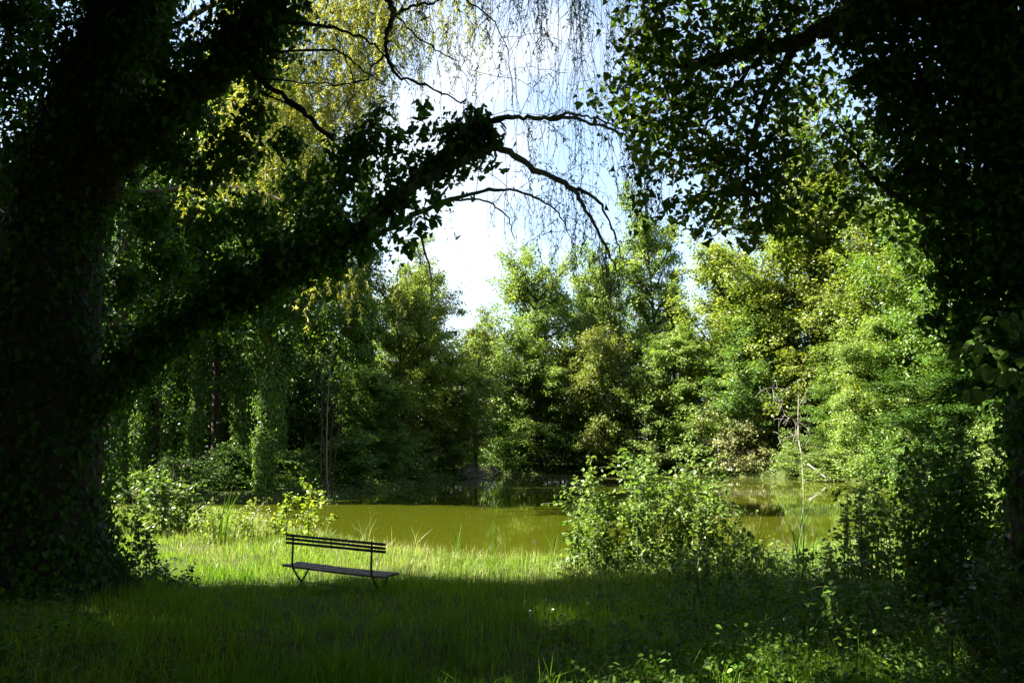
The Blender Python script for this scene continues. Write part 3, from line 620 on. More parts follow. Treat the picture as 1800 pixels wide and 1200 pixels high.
# ------------------------------------------------------------------ the dark tree on the right
rng = np.random.default_rng(33); RY = 9.5
rb = P(1865, 1050, RY); rb[2] = float(gz(rb[0], rb[1])) - .15
rt = thing('ivy_clad_tree', 'dark ivy covered tree at the right edge with angular leaves hanging against blue sky', 'tree', rb)
tp = catmull([rb, P(1862, 900, RY), P(1858, 700, RY), P(1845, 480, RY), P(1800, 250, RY), P(1740, 60, RY), P(1680, -150, RY)], 5)
trd = np.interp(np.linspace(0, 1, len(tp)), [0, .06, .2, 1], [.8, .55, .47, .3]); mb = MB(); mb.tube(tp, trd, 12, .05, rng); mb.build('trunk', M['bark'], rt, rb)
def rlimb(pl, r0, r1, sides=7, name='branch'): return limb(pl, r0, r1, name, 'bark', rt, rb, 6, sides)
B1, _ = rlimb([(1745, 80, 9.5), (1640, 10, 9.5), (1560, 10, 9.6), (1480, 35, 9.7), (1420, 66, 9.8), (1340, 86, 9.9), (1270, 102, 10), (1200, 112, 10), (1160, 108, 10), (1145, 92, 10), (1120, 60, 10)], .17, .02)
B2, _ = rlimb([(1350, 84, 9.9), (1310, 130, 9.9), (1280, 165, 9.9), (1240, 230, 9.9), (1225, 300, 9.9)], .035, .008, 5)
B3, _ = rlimb([(1400, 72, 9.8), (1360, 150, 9.8), (1330, 220, 9.8), (1310, 300, 9.8), (1320, 380, 9.8)], .06, .012, 5)
B4, _ = rlimb([(1490, 20, 9.7), (1498, -30, 9.7), (1500, -90, 9.7)], .1, .09)
B5, _ = rlimb([(1180, 112, 10), (1175, 170, 10), (1200, 230, 10), (1230, 280, 10)], .02, .006, 5)
B6, _ = rlimb([(1700, 320, 9.5), (1640, 370, 9.6), (1580, 345, 9.8), (1530, 310, 10.2), (1500, 260, 10.6), (1470, 200, 10.8)], .06, .012, 6)
B7, _ = rlimb([(1130, 110, 10), (1110, 112, 10), (1098, 120, 10)], .012, .005, 4)
B8, _ = rlimb([(1360, 330, 9.8), (1345, 400, 9.8), (1290, 400, 9.8), (1240, 420, 9.8)], .02, .006, 4)
PL = MB(); PT = MB()
def sprays(mb, tw, centers, nper, size, kind='poplar', sg=(.16, .16, .16), L=.55):
    for c in centers:
        d = unit(rng.normal(size=3) * [1, 1, .5] + [0, 0, -.75]); e = c + d * L * rng.uniform(.6, 1.2)
        p = catmull([c, c * .5 + e * .5 + [0, 0, .05], e], 4); tw.tube(p, np.linspace(.006, .0025, len(p)), 3, cap=False)
        i = rng.integers(1, len(p), nper); n = nper
        mb.leaves(p[i] + rng.normal(size=(n, 3)) * np.array(sg) * .55, rng.normal(size=(n, 3)) * .8 + [0, -.2, .6], rng.normal(size=(n, 3)) * .55 + [0, 0, -.9], size * rng.uniform(.45, 1.3, n), kind)
# leaf mass of the hanging limb: columns of (x, y, radius) in pixels
cols = [(1130, 20, 42), (1120, 80, 42), (1170, 60, 35), (1110, 130, 30), (1150, 140, 40), (1200, 90, 30), (1085, 165, 22), (1130, 190, 40), (1180, 190, 40), (1095, 215, 22), (1160, 250, 36), (1215, 160, 38), (1210, 230, 38), (1260, 40, 45), (1250, 110, 30), (1260, 180, 38), (1265, 250, 40), (1225, 300, 36), (1185, 300, 28),
        (1310, 20, 45), (1330, 70, 40), (1310, 130, 40), (1330, 200, 42), (1305, 270, 42), (1270, 320, 40), (1240, 360, 30), (1370, 30, 45), (1390, 90, 36), (1370, 150, 34), (1385, 205, 20), (1355, 260, 30), (1335, 320, 42), (1300, 370, 36), (1370, 340, 28), (1400, 380, 26), (1345, 390, 34), (1430, 40, 40), (1430, 110, 24), (1415, 160, 16), (1140, 265, 24), (1130, 320, 16), (1160, 370, 30), (1200, 385, 22), (1250, 400, 22), (1330, 430, 22), (1385, 410, 24),
        (1215, 10, 18), (1290, 80, 20), (1480, 60, 40), (1460, 10, 40), (1405, 300, 14), (1375, 285, 20)]
cs = []
for (x, y, r) in cols:
    n = int(.0105 * r * r) + 2
    for k in range(n):
        a = rng.uniform(0, 6.28); s = r * math.sqrt(rng.random()); cs.append(P(x + s * math.cos(a), y + s * math.sin(a) - 22, rng.uniform(9.2, 10.8)))
sprays(PL, PT, cs, 10, .096, L=.4)
# smaller leaved sunny branch in front of the sky further back
cs = [P(x + rng.normal() * r, y + rng.normal() * r, rng.uniform(10.2, 11.6)) for (x, y, r, n) in [(1440, 190, 22, 10), (1470, 240, 34, 26), (1520, 300, 38, 30), (1450, 250, 24, 12), (1560, 340, 36, 26), (1490, 170, 26, 14), (1540, 230, 34, 22), (1600, 380, 34, 22), (1500, 350, 28, 12), (1420, 265, 10, 5)] for _ in range(n)]
sprays(PL, PT, cs, 9, .10, L=.35)
PL.build('leaves', M['poplar'], rt, rb); PT.build('twigs', M['twig'], rt, rb)
IV = MB(); ivy_sleeve(rng, tp, trd, 6500, .09, .12, 'ivy', IV)
for b in [(1560, 40, 9.6, 70), (1620, 120, 9.5, 90), (1540, 130, 9.6, 50), (1700, 200, 9.5, 100), (1640, 260, 9.5, 80), (1780, 330, 9.3, 100), (1700, 360, 9.4, 85), (1740, 460, 9.3, 80), (1780, 560, 9.2, 70), (1680, 440, 9.4, 50), (1640, 340, 9.5, 50), (1720, 60, 9.5, 110), (1790, 120, 9.3, 120), (1600, 210, 9.6, 60), (1650, 30, 9.5, 90), (1560, 200, 9.7, 36), (1590, 300, 9.6, 40),
          (1700, 530, 9.4, 45), (1660, 500, 9.5, 36), (1650, 420, 9.6, 30), (1730, 640, 9.2, 40), (1790, 650, 9, 50), (1680, 590, 9.4, 30), (1800, 760, 9, 45), (1800, 240, 9.3, 90), (1640, 560, 9.6, 24), (1800, 460, 9.1, 60), (1700, 680, 9.4, 26), (1500, 70, 9.6, 44), (1530, 20, 9.6, 44), (1520, 130, 9.7, 30), (1600, 150, 9.6, 50), (1570, 110, 9.6, 44)]:
    blob(IV, *b, size=.085, lai=2.3)
IV.build('ivy', M['ivy'], rt, rb)
CR = MB(); cloud(CR, np.array([9.5, 7, 12.5]), (8, 9.5, 5), 3200, 45, .24, (.45, .45, .25), shell=.35, keep=above(.3)); CR.build('crown', M['dark'], rt, rb)  # crown kept out of view, shaped to darken the ground below
# climber sprig
SP = MB(); ST = MB()
for (x0, y0), (x1, y1) in (((1830, 640), (1640, 610)), ((1830, 600), (1730, 545)), ((1820, 660), (1700, 690)), ((1830, 570), (1690, 620)), ((1830, 690), (1730, 650))):
    p = catmull([P(x0, y0, 6.6), P((x0 + x1) / 2, (y0 + y1) / 2 - 16, 6.6), P(x1, y1, 6.7)], 6); ST.tube(p, np.linspace(.006, .003, len(p)), 4, cap=False)
    n = 13; i = rng.integers(2, len(p), n); SP.leaves(p[i] + rng.normal(size=(n, 3)) * .03, rng.normal(size=(n, 3)) * .5 + [-.5, -.5, .6], rng.normal(size=(n, 3)) * .5 + [-.4, 0, -.7], .15 * rng.uniform(.6, 1.1, n), 'ovate')
sp0 = P(1830, 640, 6.6); t = thing('climber_sprig', 'sprig of broad oval leaves reaching out from the dark right hand trunk', 'climbing plant', sp0)
ST.build('stem', M['twig'], t, sp0); SP.build('leaves', M['bush'], t, sp0)

# ------------------------------------------------------------------ near shrubs
def near_shrub(name, label, px, pyb, Y, stems, leafm, size, nleaf, kind='ovate', group=None, seed=0, cat='shrub', spread=.8, arch=.12, tall=None):
    """stems: list of (px, py) tips"""
    rng = np.random.default_rng(seed); b0 = P(px, pyb, Y); b0[2] = float(gz(b0[0], b0[1])) - .05
    t = thing(name, label, cat, b0, group); st = MB(); lf = MB()
    tips = [P(x, y, Y + rng.normal() * .55) for x, y in stems]
    for e in tips:
        s = b0 + np.array([(e[0] - b0[0]) * spread + rng.normal() * .12, rng.normal() * .3 + (e[1] - b0[1]) * .5, 0]); s[2] = float(gz(s[0], s[1])) - .03
        m = s * .45 + e * .55; m[2] += arch * np.linalg.norm(e - s) * .6; m[:2] = s[:2] * .7 + e[:2] * .3
        p = catmull([s, m, e], 7); st.tube(p, np.linspace(.012, .003, len(p)), 4, cap=False); L = np.linalg.norm(e - s)
        ns = max(3, int(L * 6)); subs = [p]
        for k in range(ns):
            i = rng.integers(1, len(p)); d = unit(rng.normal(size=3) * [1, 1, .5] + [0, 0, .25]); l = rng.uniform(.15, .5) * min(1.4, L * .7)
            q = catmull([p[i], p[i] + d * l * .5 + [0, 0, .03], p[i] + d * l - [0, 0, .08 * l]], 4); st.tube(q, np.linspace(.005, .002, len(q)), 3, cap=False); subs.append(q)
        for q in subs:
            n = max(2, int(nleaf * (np.linalg.norm(q[-1] - q[0]) + .1))); i = rng.integers(1, len(q), n)
            lf.leaves(q[i] + rng.normal(size=(n, 3)) * .035, rng.normal(size=(n, 3)) * .55 + [0, 0, .8], rng.normal(size=(n, 3)) * .8 + [0, 0, -.35], size * rng.uniform(.5, 1.25, n), kind)
    st.build('branchwork', M['greenstem'], t, b0); lf.build('leaves', M[leafm], t, b0); return t
rng = np.random.default_rng(8)
def tips(lst, n, jx=18, jy=16): return [(x + rng.normal() * jx, y + rng.normal() * jy) for x, y in lst for _ in range(n)]
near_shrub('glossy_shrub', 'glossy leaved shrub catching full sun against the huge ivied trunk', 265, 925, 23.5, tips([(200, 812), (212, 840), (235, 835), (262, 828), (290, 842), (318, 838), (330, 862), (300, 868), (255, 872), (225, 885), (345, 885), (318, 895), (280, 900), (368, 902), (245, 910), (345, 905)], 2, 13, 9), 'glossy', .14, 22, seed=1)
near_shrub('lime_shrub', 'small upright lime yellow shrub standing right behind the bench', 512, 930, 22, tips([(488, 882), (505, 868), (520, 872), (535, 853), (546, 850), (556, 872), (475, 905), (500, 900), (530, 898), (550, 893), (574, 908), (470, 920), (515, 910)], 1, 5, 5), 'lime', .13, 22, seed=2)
near_shrub('bramble_bush', 'sunlit straggly bush with round leaves between bench and reeds, in front of the water', 1130, 1010, 17, tips([(1005, 885), (1020, 850), (1050, 860), (1035, 920), (1010, 930), (1080, 880), (1100, 900), (1120, 800), (1125, 830), (1150, 865), (1180, 840), (1205, 850), (1215, 820), (1240, 860), (1270, 850), (1060, 950), (1100, 950), (1150, 930), (1200, 910), (1250, 910), (1280, 890), (1020, 970), (1180, 960), (1230, 950), (1140, 985), (1090, 985), (1000, 990), (1150, 1000), (1250, 1000), (1060, 1000), (985, 1000), (1290, 1000)], 3, 16, 14), 'bush', .10, 24, seed=3)
near_shrub('leafy_shrub', 'low spreading shrub at the shade edge below the sunlit straggly bush', 1260, 1050, 15, tips([(1160, 985), (1200, 970), (1240, 975), (1280, 965), (1320, 960), (1350, 975), (1300, 1000), (1240, 1010), (1190, 1020), (1340, 1010)], 3), 'bush', .095, 22, seed=4)
near_shrub('leafy_shrub', 'shaded shrub with thin upright stems between the tall reeds and dark trunk', 1480, 1030, 14, tips([(1500, 850), (1520, 870), (1510, 860), (1540, 880), (1480, 930), (1430, 965), (1520, 930), (1560, 940), (1500, 970), (1450, 985), (1400, 975), (1570, 860), (1550, 900), (1490, 900), (1525, 1000), (1575, 985)], 2, 18, 16), 'bush', .095, 16, seed=5)
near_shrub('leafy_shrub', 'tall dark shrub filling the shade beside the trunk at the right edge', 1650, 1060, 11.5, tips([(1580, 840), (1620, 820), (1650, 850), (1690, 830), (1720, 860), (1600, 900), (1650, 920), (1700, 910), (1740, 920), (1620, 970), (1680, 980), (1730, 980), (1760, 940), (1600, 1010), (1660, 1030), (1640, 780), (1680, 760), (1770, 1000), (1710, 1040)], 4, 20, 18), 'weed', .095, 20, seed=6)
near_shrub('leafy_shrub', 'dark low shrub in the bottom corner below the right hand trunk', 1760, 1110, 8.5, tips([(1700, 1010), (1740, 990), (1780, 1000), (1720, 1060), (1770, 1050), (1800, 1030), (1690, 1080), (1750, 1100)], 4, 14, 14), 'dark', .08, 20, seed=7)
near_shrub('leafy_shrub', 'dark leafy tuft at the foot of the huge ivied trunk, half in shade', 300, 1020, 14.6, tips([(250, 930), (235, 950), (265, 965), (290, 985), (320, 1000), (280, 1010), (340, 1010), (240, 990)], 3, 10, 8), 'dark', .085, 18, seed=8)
near_shrub('herb_clump', 'yellowish waterside herbs between the glossy shrub and the lime yellow shrub', 410, 930, 21.5, tips([(340, 905), (370, 895), (395, 900), (420, 900), (445, 895), (430, 915), (380, 915), (460, 900)], 3, 8, 7), 'yellow', .075, 22, seed=9, cat='plant')

near_shrub('leafy_shrub', 'low leafy shrub spreading over the shaded grass in front of the dark weeds', 1500, 1115, 9.6, tips([(1400, 1060), (1450, 1040), (1500, 1050), (1550, 1045), (1600, 1060), (1430, 1085), (1520, 1085), (1590, 1095)], 3, 14, 9), 'weed', .07, 22, seed=14)
near_shrub('leafy_shrub', 'low leafy shrub where the sunlit bush runs down into the shaded lawn', 1280, 1080, 12, tips([(1180, 1030), (1220, 1020), (1260, 1030), (1300, 1020), (1340, 1035), (1240, 1050), (1310, 1055)], 3, 14, 9), 'weed', .07, 22, seed=15)
near_shrub('herb_clump', 'sunlit tall herbs filling the bank between the sunlit bush and the tall green reeds', 1330, 1010, 16, tips([(1290, 955), (1320, 945), (1350, 950), (1380, 960), (1310, 970), (1350, 985), (1390, 985)], 2, 10, 8), 'bush', .075, 18, seed=11, cat='plant')
near_shrub('herb_clump', 'low bright herbs at the shade edge in front of the sunlit straggly bush', 1090, 1030, 15.4, tips([(990, 1000), (1030, 1005), (1070, 1000), (1110, 1005), (1150, 1010), (1190, 1010), (1060, 1020), (1130, 1025)], 2, 12, 7), 'yellow', .07, 18, seed=12, cat='plant')
near_shrub('herb_clump', 'shaded weeds with mixed leaves in front of the reeds and dark shrubs', 1430, 1070, 12.5, tips([(1330, 1030), (1370, 1010), (1410, 1020), (1450, 1000), (1490, 1020), (1530, 1030), (1570, 1040), (1400, 1050), (1480, 1050)], 3, 12, 9), 'weed', .07, 18, seed=13, cat='plant')

# reeds
def reed(name, label, px, pyb, Y, ptips, mat='weed', w=.012, group='reeds along the near shore', seed=0):
    rng = np.random.default_rng(seed); b0 = P(px, pyb, Y); b0[2] = float(gz(b0[0], b0[1])) - .05; mb = MB()
    for (x, y) in ptips:
        e = P(x, y, Y + rng.normal() * .15); s = b0 + rng.normal(size=3) * [.08, .1, 0]; m = s * .5 + e * .5; m[:2] = s[:2] * .75 + e[:2] * .25; m[2] += .04 * np.linalg.norm(e - s)
        p = catmull([s, m, e], 5); k = len(p); ww = w * np.interp(np.linspace(0, 1, k), [0, .4, 1], [.8, 1, .06]); a = rng.uniform(0, 6.28); sd = np.array([math.cos(a), math.sin(a) * .6, 0])
        V = np.concatenate([p - sd * ww[:, None], p + [0, 0, .0] + np.array([-sd[1], sd[0], 0]) * ww[:, None] * .3, p + sd * ww[:, None]]); F = []
        for c in (0, k): F += [(c + i, c + i + 1, c + k + i + 1, c + k + i) for i in range(k - 1)]
        mb.add(V, F, True)
    return tag(mb.build(name, M[mat], origin=b0), label, 'reeds', group)
rt_ = lambda cx, cy, n, sx, sy: [(cx + rng.normal() * sx, cy + rng.normal() * sy) for _ in range(n)]
reed('reed_clump', 'tall green reeds standing between the sunlit straggly bush and dark shrubs', 1405, 985, 15.5, rt_(1405, 880, 16, 24, 22), seed=1)
reed('reed_clump', 'green reeds at the shore right of the pale grass tuft', 805, 975, 20.3, rt_(805, 925, 9, 18, 10), seed=2)
reed('reed_clump', 'upright iris leaves at the shore, tallest of the reeds before open water', 868, 980, 20, rt_(868, 915, 9, 14, 10), seed=3)
reed('reed_clump', 'dark reeds touching the edge of the sunlit straggly bush', 975, 990, 19.3, rt_(972, 920, 9, 16, 14), seed=4)
reed('reed_clump', 'pale bleached grass tuft fanning out beside the bench end', 735, 965, 20.5, rt_(738, 930, 10, 14, 10), 'meadow', .009, seed=5)
reed('reed_clump', 'thin bleached grasses rising above the bench back', 640, 950, 21, rt_(645, 912, 14, 30, 10), 'meadow', .008, seed=6)
reed('reed_clump', 'long blades spreading against the dark inlet left of the lime yellow shrub', 393, 925, 21, rt_(400, 872, 7, 14, 12), 'grass', .018, seed=7)
reed('reed_clump', 'short reeds at the dark inlet beside the sunlit herbs', 440, 930, 22, rt_(440, 892, 9, 22, 8), 'meadow', .009, seed=8)
reed('reed_clump', 'dry brownish stalks over open water between bush and tall reeds', 1330, 985, 16.5, rt_(1335, 900, 14, 26, 24), 'meadow', .007, seed=9)
reed('reed_clump', 'dry stalks mixed into the shaded shrub beyond the tall reeds', 1540, 1010, 14, rt_(1530, 920, 14, 36, 24), 'meadow', .006, seed=10)

# ------------------------------------------------------------------ grass
rng = np.random.default_rng(4)
def blades(mb, x, y, h, w, lean=.45):
    n = len(x); z = gz(x, y) - .01; a = rng.uniform(0, 6.283, n); b = rng.uniform(0, 6.283, n)
    sd = np.stack([np.cos(a), np.sin(a), np.zeros(n)], 1) * w[:, None] * .5
    ln = np.stack([np.cos(b), np.sin(b), np.zeros(n)], 1) * (np.abs(rng.normal(size=n)) * lean * h)[:, None]
    base = np.stack([x, y, z], 1); mid = base + ln * .3 + np.c_[np.zeros(n), np.zeros(n), h * .6]; tip = base + ln + np.c_[np.zeros(n), np.zeros(n), h * np.sqrt(np.clip(1.05 - (np.linalg.norm(ln, axis=1) / h) ** 2 * .5, .3, 1))]
    V = np.stack([base - sd, base + sd, mid + sd * .8, mid - sd * .8, tip], 1).reshape(-1, 3)
    k = np.arange(n)[:, None] * 5; lp = np.concatenate([k + [0, 1, 2, 3], k + [3, 2, 4]], 1).ravel(); mb.add_raw(V, np.tile([4, 3], n).astype(np.int32), lp.astype(np.int32), False)
def scatter(n, y0, y1, wide=.66, pad=1.5):
    y = y0 + (y1 - y0) * rng.random(n); x = rng.uniform(-1, 1, n) * (wide * y + pad); d = pond_dist(x, y); return x, y, d
def patch(x, y): return .5 + .25 * np.sin(x * .9 + 1.3 * np.sin(y * .6)) + .25 * np.sin(y * 1.1 + 1.7 * np.sin(x * .8))
mb = MB(); x, y, d = scatter(330000, 4.2, 32.5); k = (d > .15) & (rng.random(len(x)) < .45 + .75 * patch(x, y)); x, y, d = x[k], y[k], d[k]
h = rng.gamma(5, .021, len(x)) * (.4 + 1.15 * patch(x * 1.7 + 3, y * 1.7)) * np.interp(d, [0, 2, 6], [1.1, 1.2, 1]); blades(mb, x, y, np.clip(h, .04, .55), .0042 + .0004 * y)
tag(mb.build('grass', M['grass']), kind='stuff')
mb = MB(); x, y, d = scatter(120000, 13, 33, .66, 2); k = (d > .02) & (d < 6) & (rng.random(len(x)) < np.interp(d, [0, 1, 4, 6], [1, .8, .5, 0])); x, y = x[k], y[k]  # pale shore fringe, its pale blades thickened to brighten the sunlit strip
blades(mb, x, y, rng.gamma(6, .034, len(x)), .004 + .0003 * y, .5); n = 520; x, y, d = scatter(n, 5, 13, .6, .5); blades(mb, x, y, rng.uniform(.22, .5, n), np.full(n, .0042), .6)
n = 200; x, y, d = scatter(n, 13, 19, .5, .5); blades(mb, x, y, rng.uniform(.3, .6, n), np.full(n, .007), .5); tag(mb.build('meadow_grass', M['meadow']), kind='stuff')
# tufts of taller blades in the lawn
mb = MB(); n = 900; x, y, d = scatter(n, 4.5, 16, .6, 1); m = 22; x = np.repeat(x, m) + rng.normal(size=n * m) * .07; y = np.repeat(y, m) + rng.normal(size=n * m) * .07
blades(mb, x, y, rng.gamma(8, .03, n * m) * np.repeat(rng.uniform(.5, 1.25, n), m), np.full(n * m, .0075), .8); tag(mb.build('grass_tufts', M['grass']), kind='stuff')
# weeds and seedlings at the foot of the shrubs
mb = MB(); n = 26000; x, y, d = scatter(n, 5, 24, .66, 1)
dens = np.clip(np.interp(x - .20 * (y - 6), [-.6, 1.2, 3.2], [0, .5, 1]), 0, 1) + np.clip(np.interp(x + .6 * y, [-1, 1, 2], [.7, .2, 0]), 0, 1); k = (d > .1) & (rng.random(n) < dens); x, y = x[k], y[k]
z = gz(x, y); m = 7; hh = np.repeat(np.clip(rng.gamma(3, .07, len(x)), .05, .7), m) * rng.uniform(.3, 1, len(x) * m); X = np.repeat(np.c_[x, y, z], m, 0); X[:, :2] += rng.normal(size=(len(X), 2)) * .06; X[:, 2] += hh
N_ = len(X); mb.leaves(X, rng.normal(size=(N_, 3)) * .5 + [0, 0, 1], rng.normal(size=(N_, 3)) + [0, 0, -.2], .055 * rng.uniform(.5, 1.3, N_), 'ovate'); tag(mb.build('undergrowth', M['weed']), kind='stuff')
# creeping green along the far banks
mb = MB(); n = 130000; y = rng.uniform(33, 82, n); x = rng.uniform(-32, 34, n); d = pond_dist(x, y); k = (d > .05) & (d < 9); x, y, d = x[k], y[k], d[k]; X = np.c_[x, y, gz(x, y) + np.abs(rng.normal(size=len(x))) * .5 * np.clip(d, .25, 1)]; N_ = len(X)
mb.leaves(X, rng.normal(size=(N_, 3)) * .6 + [0, 0, .8], rng.normal(size=(N_, 3)), .2 * rng.uniform(.5, 1.2, N_)); tag(mb.build('ground_cover', M['mid']), kind='stuff')

# ------------------------------------------------------------------ bench
pl_, pr_ = P(515, 985, 14.6), P(654, 985, 13.6)
bc = (pl_ + pr_) / 2; th = math.atan2(14.6 - 13.6, pr_[0] - pl_[0]); bz = float(gz(bc[0], bc[1])); half = np.linalg.norm((pr_ - pl_)[:2]) / 2
bench = thing('park_bench', 'old slatted bench with thin dark metal legs facing the pond', 'bench', (bc[0], bc[1], bz)); bench.rotation_euler = (R(.3), 0, -th)
rng = np.random.default_rng(2)
def bar(mb, pts, w, d):   # flat iron: rectangular section swept along points in the v-z plane
    pts = [np.array(p, float) for p in pts]
    for a, b in zip(pts[:-1], pts[1:]):
        t = unit(b - a); n = np.array([0, -t[2], t[1]]); ax = np.stack([[1, 0, 0], t, n]); mb.box((a + b) / 2, (w / 2, np.linalg.norm(b - a) / 2 + .004, d / 2), ax)
SL = half + .235
for z in (.865, .805, .745):
    mb = MB(); mb.box((0, 0, 0), (SL, .011, .021)); o = mb.build('back_slat', M['slat'], bench); o.location = (.02, .028 - (z - .8) * .06, z); o.rotation_euler = (R(-4), R(.35 * (z > .8)), 0)
    bv = o.modifiers.new('bevel', 'BEVEL'); bv.width = .004; bv.segments = 2
for k, v in enumerate((.045, .175, .305)):
    mb = MB(); hl = SL + (.03, -.02, .0)[k]; nn = 28; xs = np.linspace(-hl, hl, nn)
    w = .056 + rng.normal(size=nn) * .0035; w2 = .056 + rng.normal(size=nn) * .0035; tz = .017 + rng.normal(size=nn) * .0015; sag = -.012 * (1 - (xs / hl) ** 2)
    V = np.concatenate([np.c_[xs, v - w, sag - tz], np.c_[xs, v + w2, sag - tz], np.c_[xs, v + w2, sag + tz], np.c_[xs, v - w, sag + tz]]); F = []
    for a, b in ((0, 1), (1, 2), (2, 3), (3, 0)): F += [(a * nn + i, a * nn + i + 1, b * nn + i + 1, b * nn + i) for i in range(nn - 1)]
    F += [(0, nn, 2 * nn, 3 * nn), (4 * nn - 1, 3 * nn - 1, 2 * nn - 1, nn - 1)]; mb.add(V, F); o = mb.build('seat_plank', M['plank'], bench); o.location = (.02, 0, .37 + .004 * k)
for s in (-1, 1):
    x = s * half; mb = MB(); bar(mb, [(x, -.012, .895), (x, -.008, .7), (x, -.015, .5), (x, .0, .36), (x, .09, .22), (x, .20, .10), (x, .30, -.05)], .024, .022); mb.build('back_leg', M['metal'], bench)
    mb = MB(); bar(mb, [(x + .026, .37, .345), (x + .026, .20, .115), (x + .026, .03, -.06)], .022, .022); mb.build('front_leg', M['metal'], bench)
    mb = MB(); bar(mb, [(x + .026, -.03, .338), (x + .026, .37, .338)], .02, .018); mb.build('seat_bearer', M['metal'], bench)
mb = MB(); mb.tube(np.array([[-half, .20, .10], [0, .20, .095], [half, .20, .10]]), .006, 6); mb.build('stretcher', M['metal'], bench)
mb = MB(); bar(mb, [(-.02, .012, .89), (-.02, .015, .72)], .022, .006); mb.build('back_strap', M['metal'], bench)

# ------------------------------------------------------------------ small things on the grass
def flower(px, py, Y, c, label, group):
    b = P(px, py, Y); z = float(gz(b[0], b[1])); t = thing('wildflower', label, 'flower', (b[0], b[1], z), group); h = min(.16, max(.06, b[2] - z))
    st = MB(); st.tube(np.array([[0, 0, 0], [.01, .0, h * .5], [0, 0, h]]), .0025, 4); st.build('stem', M['weed'], t)
    pe = MB(); a = np.arange(6) * math.pi / 3; d = np.stack([np.cos(a), np.sin(a), .25 * np.ones(6)], 1)
    pe.leaves(np.tile([0, 0, h], (6, 1)) + d * .003, np.stack([-.3 * np.cos(a) , -.3 * np.sin(a) - .5, np.ones(6)], 1), d, .015, 'ovate', 1.5); pe.build('petals', c, t)
M['violet'] = plain_mat('petal_violet', (.16, .08, .28), .6); M['white'] = plain_mat('petal_white', (.75, .75, .7), .6)
for px, py, Y in ((1458, 1030, 9.9), (1593, 1092, 8.1), (1020, 1116, 7.9), (1172, 1164, 7.0), (1742, 1168, 6.9), (1552, 1084, 8.3)): flower(px, py, Y, M['violet'], 'tiny violet wildflower in the shaded grass', 'violet wildflowers in the lawn')
for px, py, Y in ((932, 1053, 10.6), (972, 1052, 10.6), (993, 1058, 10.3)): flower(px, py, Y, M['white'], 'tiny white daisy in the lawn before the sunlit bush', 'white daisies in the lawn')
b = P(1350, 1104, 8.0); b[2] = float(gz(b[0], b[1])) + .09; mb = MB()
mb.leaves(np.zeros((1, 3)), np.array([[.2, -.5, 1]]), np.array([[1, .2, .1]]), .17, 'poplar', 1.0); mb.leaves(np.array([[.03, .02, -.004]]), np.array([[-.3, -.4, 1]]), np.array([[-.6, .5, .1]]), .12, 'poplar')
M['tan'] = leaf_mat('dead_leaf', (.30, .18, .09), (.42, .27, .14), trans=.2); tag(mb.build('dead_leaf', M['tan'], origin=b), 'dry tan dead leaf lying in a sun fleck on the grass', 'leaf')

# ------------------------------------------------------------------ the wood all round
rng = np.random.default_rng(15); WL = MB(); WT = MB()
def wood_tree(x, y, H, r, n=2600, s=.36, low=.06):
    z = float(gz(x, y)); WT.tube(np.array([[x, y, z], [x + rng.normal() * .2, y, z + H * .5], [x, y, z + H * .9]]), [.2, .15, .05], 6, cap=False)
    k = 130; u = rng.random(k); rr = r * np.sqrt(np.sin(np.pi * np.clip(.12 + .85 * u, 0, 1))) * np.sqrt(rng.uniform(.15, 1, k)); a = rng.uniform(0, 6.283, k)
    c = np.c_[x + rr * np.cos(a), y + rr * np.sin(a), z + H * (low + (1 - low) * u)]; c = c[sunmask(c)] if y < 34 else c
    if len(c) == 0: return
    n = int(n * len(c) / k); i = rng.integers(0, len(c), n)
    WL.leaves(c[i] + rng.normal(size=(n, 3)) * [.55, .55, .3], rng.normal(size=(n, 3)) * .7 + [0, 0, .7], rng.normal(size=(n, 3)) + [0, 0, -.4], s * rng.uniform(.6, 1.3, n))
def ok_h(x, y, H):   # keep the notch of sky open
    px = 900 + x / y * FPX
    return min(H, 12.5 * y / 85) if 735 < px < 905 else H
for x in np.arange(-44, 46, 4.6):
    for y in (84, 92): xx = x + rng.normal() * 1.2; yy = y + rng.normal() * 1.5; wood_tree(xx, yy, ok_h(xx, yy, rng.uniform(15, 20)), rng.uniform(3, 4))
for y in np.arange(42, 76, 5):
    for k in range(4): wood_tree(-21 - k * 5 + rng.normal() - max(0, 0), y + rng.normal() * 1.5, rng.uniform(15, 21) if y < 51 else rng.uniform(9, 13), rng.uniform(3.2, 4.4))
for y in np.arange(44, 82, 4.5): wood_tree(-15.5 + rng.normal(), y + rng.normal(), rng.uniform(18, 21) if y < 50 else rng.uniform(9, 12), 3.2, 9000, .21)
for y in np.arange(2, 80, 5.5):
    for k in range(2): wood_tree(27 + k * 5 + rng.normal() + max(0, (10 - y)) * -.5, y + rng.normal(), rng.uniform(14, 20), 4)
for y in np.arange(4, 30, 6): wood_tree(14 + .45 * y + rng.normal(), y - 2 + rng.normal(), rng.uniform(9, 14), 3.4)
for x in np.arange(-26, 30, 4.5):
    for y in (-7, -13): wood_tree(x + rng.normal(), y + rng.normal(), rng.uniform(15, 20), 4)  # behind the camera, put in to block sky light
for y in np.arange(-4, 12.5, 4): 
    for k in range(3): wood_tree(-16.5 - k * 5 + rng.normal() * .6, y + rng.normal() * .6, rng.uniform(15, 20), 3.6, 3600)
for y in np.arange(10, 36, 4.5):
    for k in range(2): wood_tree(-33 - k * 6 + rng.normal(), y + rng.normal(), rng.uniform(14, 17), 4)  # beyond the left frame edge, put in against low sky light
tag(WT.build('woodland_trunks', M['bark']), kind='stuff'); tag(WL.build('woodland', M['dark']), kind='stuff')

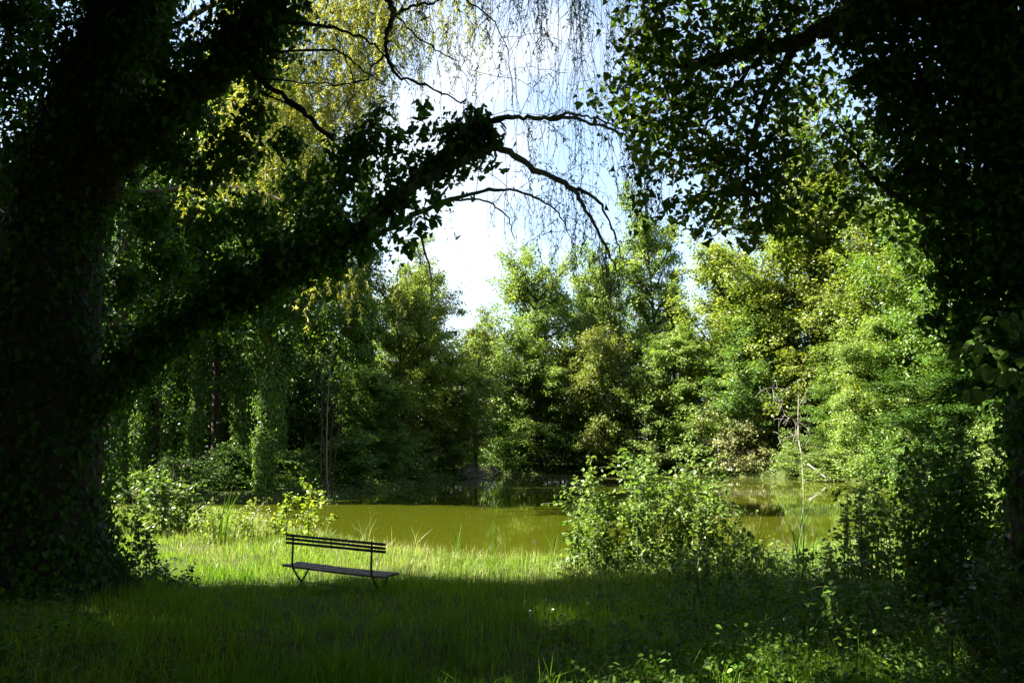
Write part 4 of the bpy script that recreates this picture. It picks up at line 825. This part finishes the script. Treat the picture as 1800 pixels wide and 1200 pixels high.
# ------------------------------------------------------------------ sun, sky, camera
sl = bpy.data.lights.new('sun', 'SUN'); sl.energy = 5; sl.angle = R(.5); sl.color = (1, .95, .86)
so = bpy.data.objects.new('sun', sl); so.rotation_euler = S.to_track_quat('Z', 'Y').to_euler(); COL.objects.link(so); so.location = (-20, 10, 30)
w = bpy.data.worlds.new('World'); scene.world = w; w.use_nodes = True; nt = w.node_tree; nt.nodes.clear(); N = nt.nodes.new; L = nt.links.new
out = N('ShaderNodeOutputWorld'); bg = N('ShaderNodeBackground'); bg.inputs['Strength'].default_value = .05
sky = N('ShaderNodeTexSky'); sky.sky_type = 'NISHITA'; sky.sun_disc = False; sky.sun_elevation = EL; sky.sun_rotation = math.atan2(S.x, S.y) % (2 * math.pi)
tc = N('ShaderNodeTexCoord'); mp = N('ShaderNodeMapping'); mp.inputs['Scale'].default_value = (1, 1, 1.8); mp.inputs['Location'].default_value = (.35, 0, .2); L(tc.outputs['Generated'], mp.inputs[0])
cn = N('ShaderNodeTexNoise'); cn.inputs['Scale'].default_value = 2.2; cn.inputs['Detail'].default_value = 7; cn.inputs['Roughness'].default_value = .55; L(mp.outputs[0], cn.inputs['Vector'])
cr = N('ShaderNodeMapRange'); cr.inputs['From Min'].default_value = .49; cr.inputs['From Max'].default_value = .64; cr.inputs['To Min'].default_value = .12; L(cn.outputs['Fac'], cr.inputs['Value'])
mx = N('ShaderNodeMix'); mx.data_type = 'RGBA'; mx.inputs[7].default_value = (3.3, 3.5, 3.8, 1); L(sky.outputs[0], mx.inputs[6]); L(cr.outputs[0], mx.inputs[0])
L(mx.outputs[2], bg.inputs[0]); L(bg.outputs[0], out.inputs[0])
cam = bpy.data.cameras.new('camera'); co = bpy.data.objects.new('camera', cam); COL.objects.link(co); scene.camera = co
cam.sensor_width = 36; cam.lens = FPX / 1800 * 36; cam.clip_start = .1; cam.clip_end = 3000; co.location = CAM; co.rotation_euler = (math.pi / 2 + PITCH, 0, 0)
vs = scene.view_settings; vs.view_transform = 'Standard'; vs.look = 'None'; vs.gamma = 1; vs.exposure = 2.95
c = scene.cycles; c.max_bounces = 6; c.diffuse_bounces = 2; c.glossy_bounces = 2; c.transmission_bounces = 4; c.transparent_max_bounces = 8; c.sample_clamp_indirect = 4; c.use_denoising = True; c.denoising_prefilter = 'NONE'; c.denoising_input_passes = 'RGB_ALBEDO_NORMAL'; c.caustics_reflective = False; c.caustics_refractive = False
try: c.denoiser = 'OPENIMAGEDENOISE'
except Exception: pass
print('FACES', sum(len(m.polygons) for m in bpy.data.meshes))
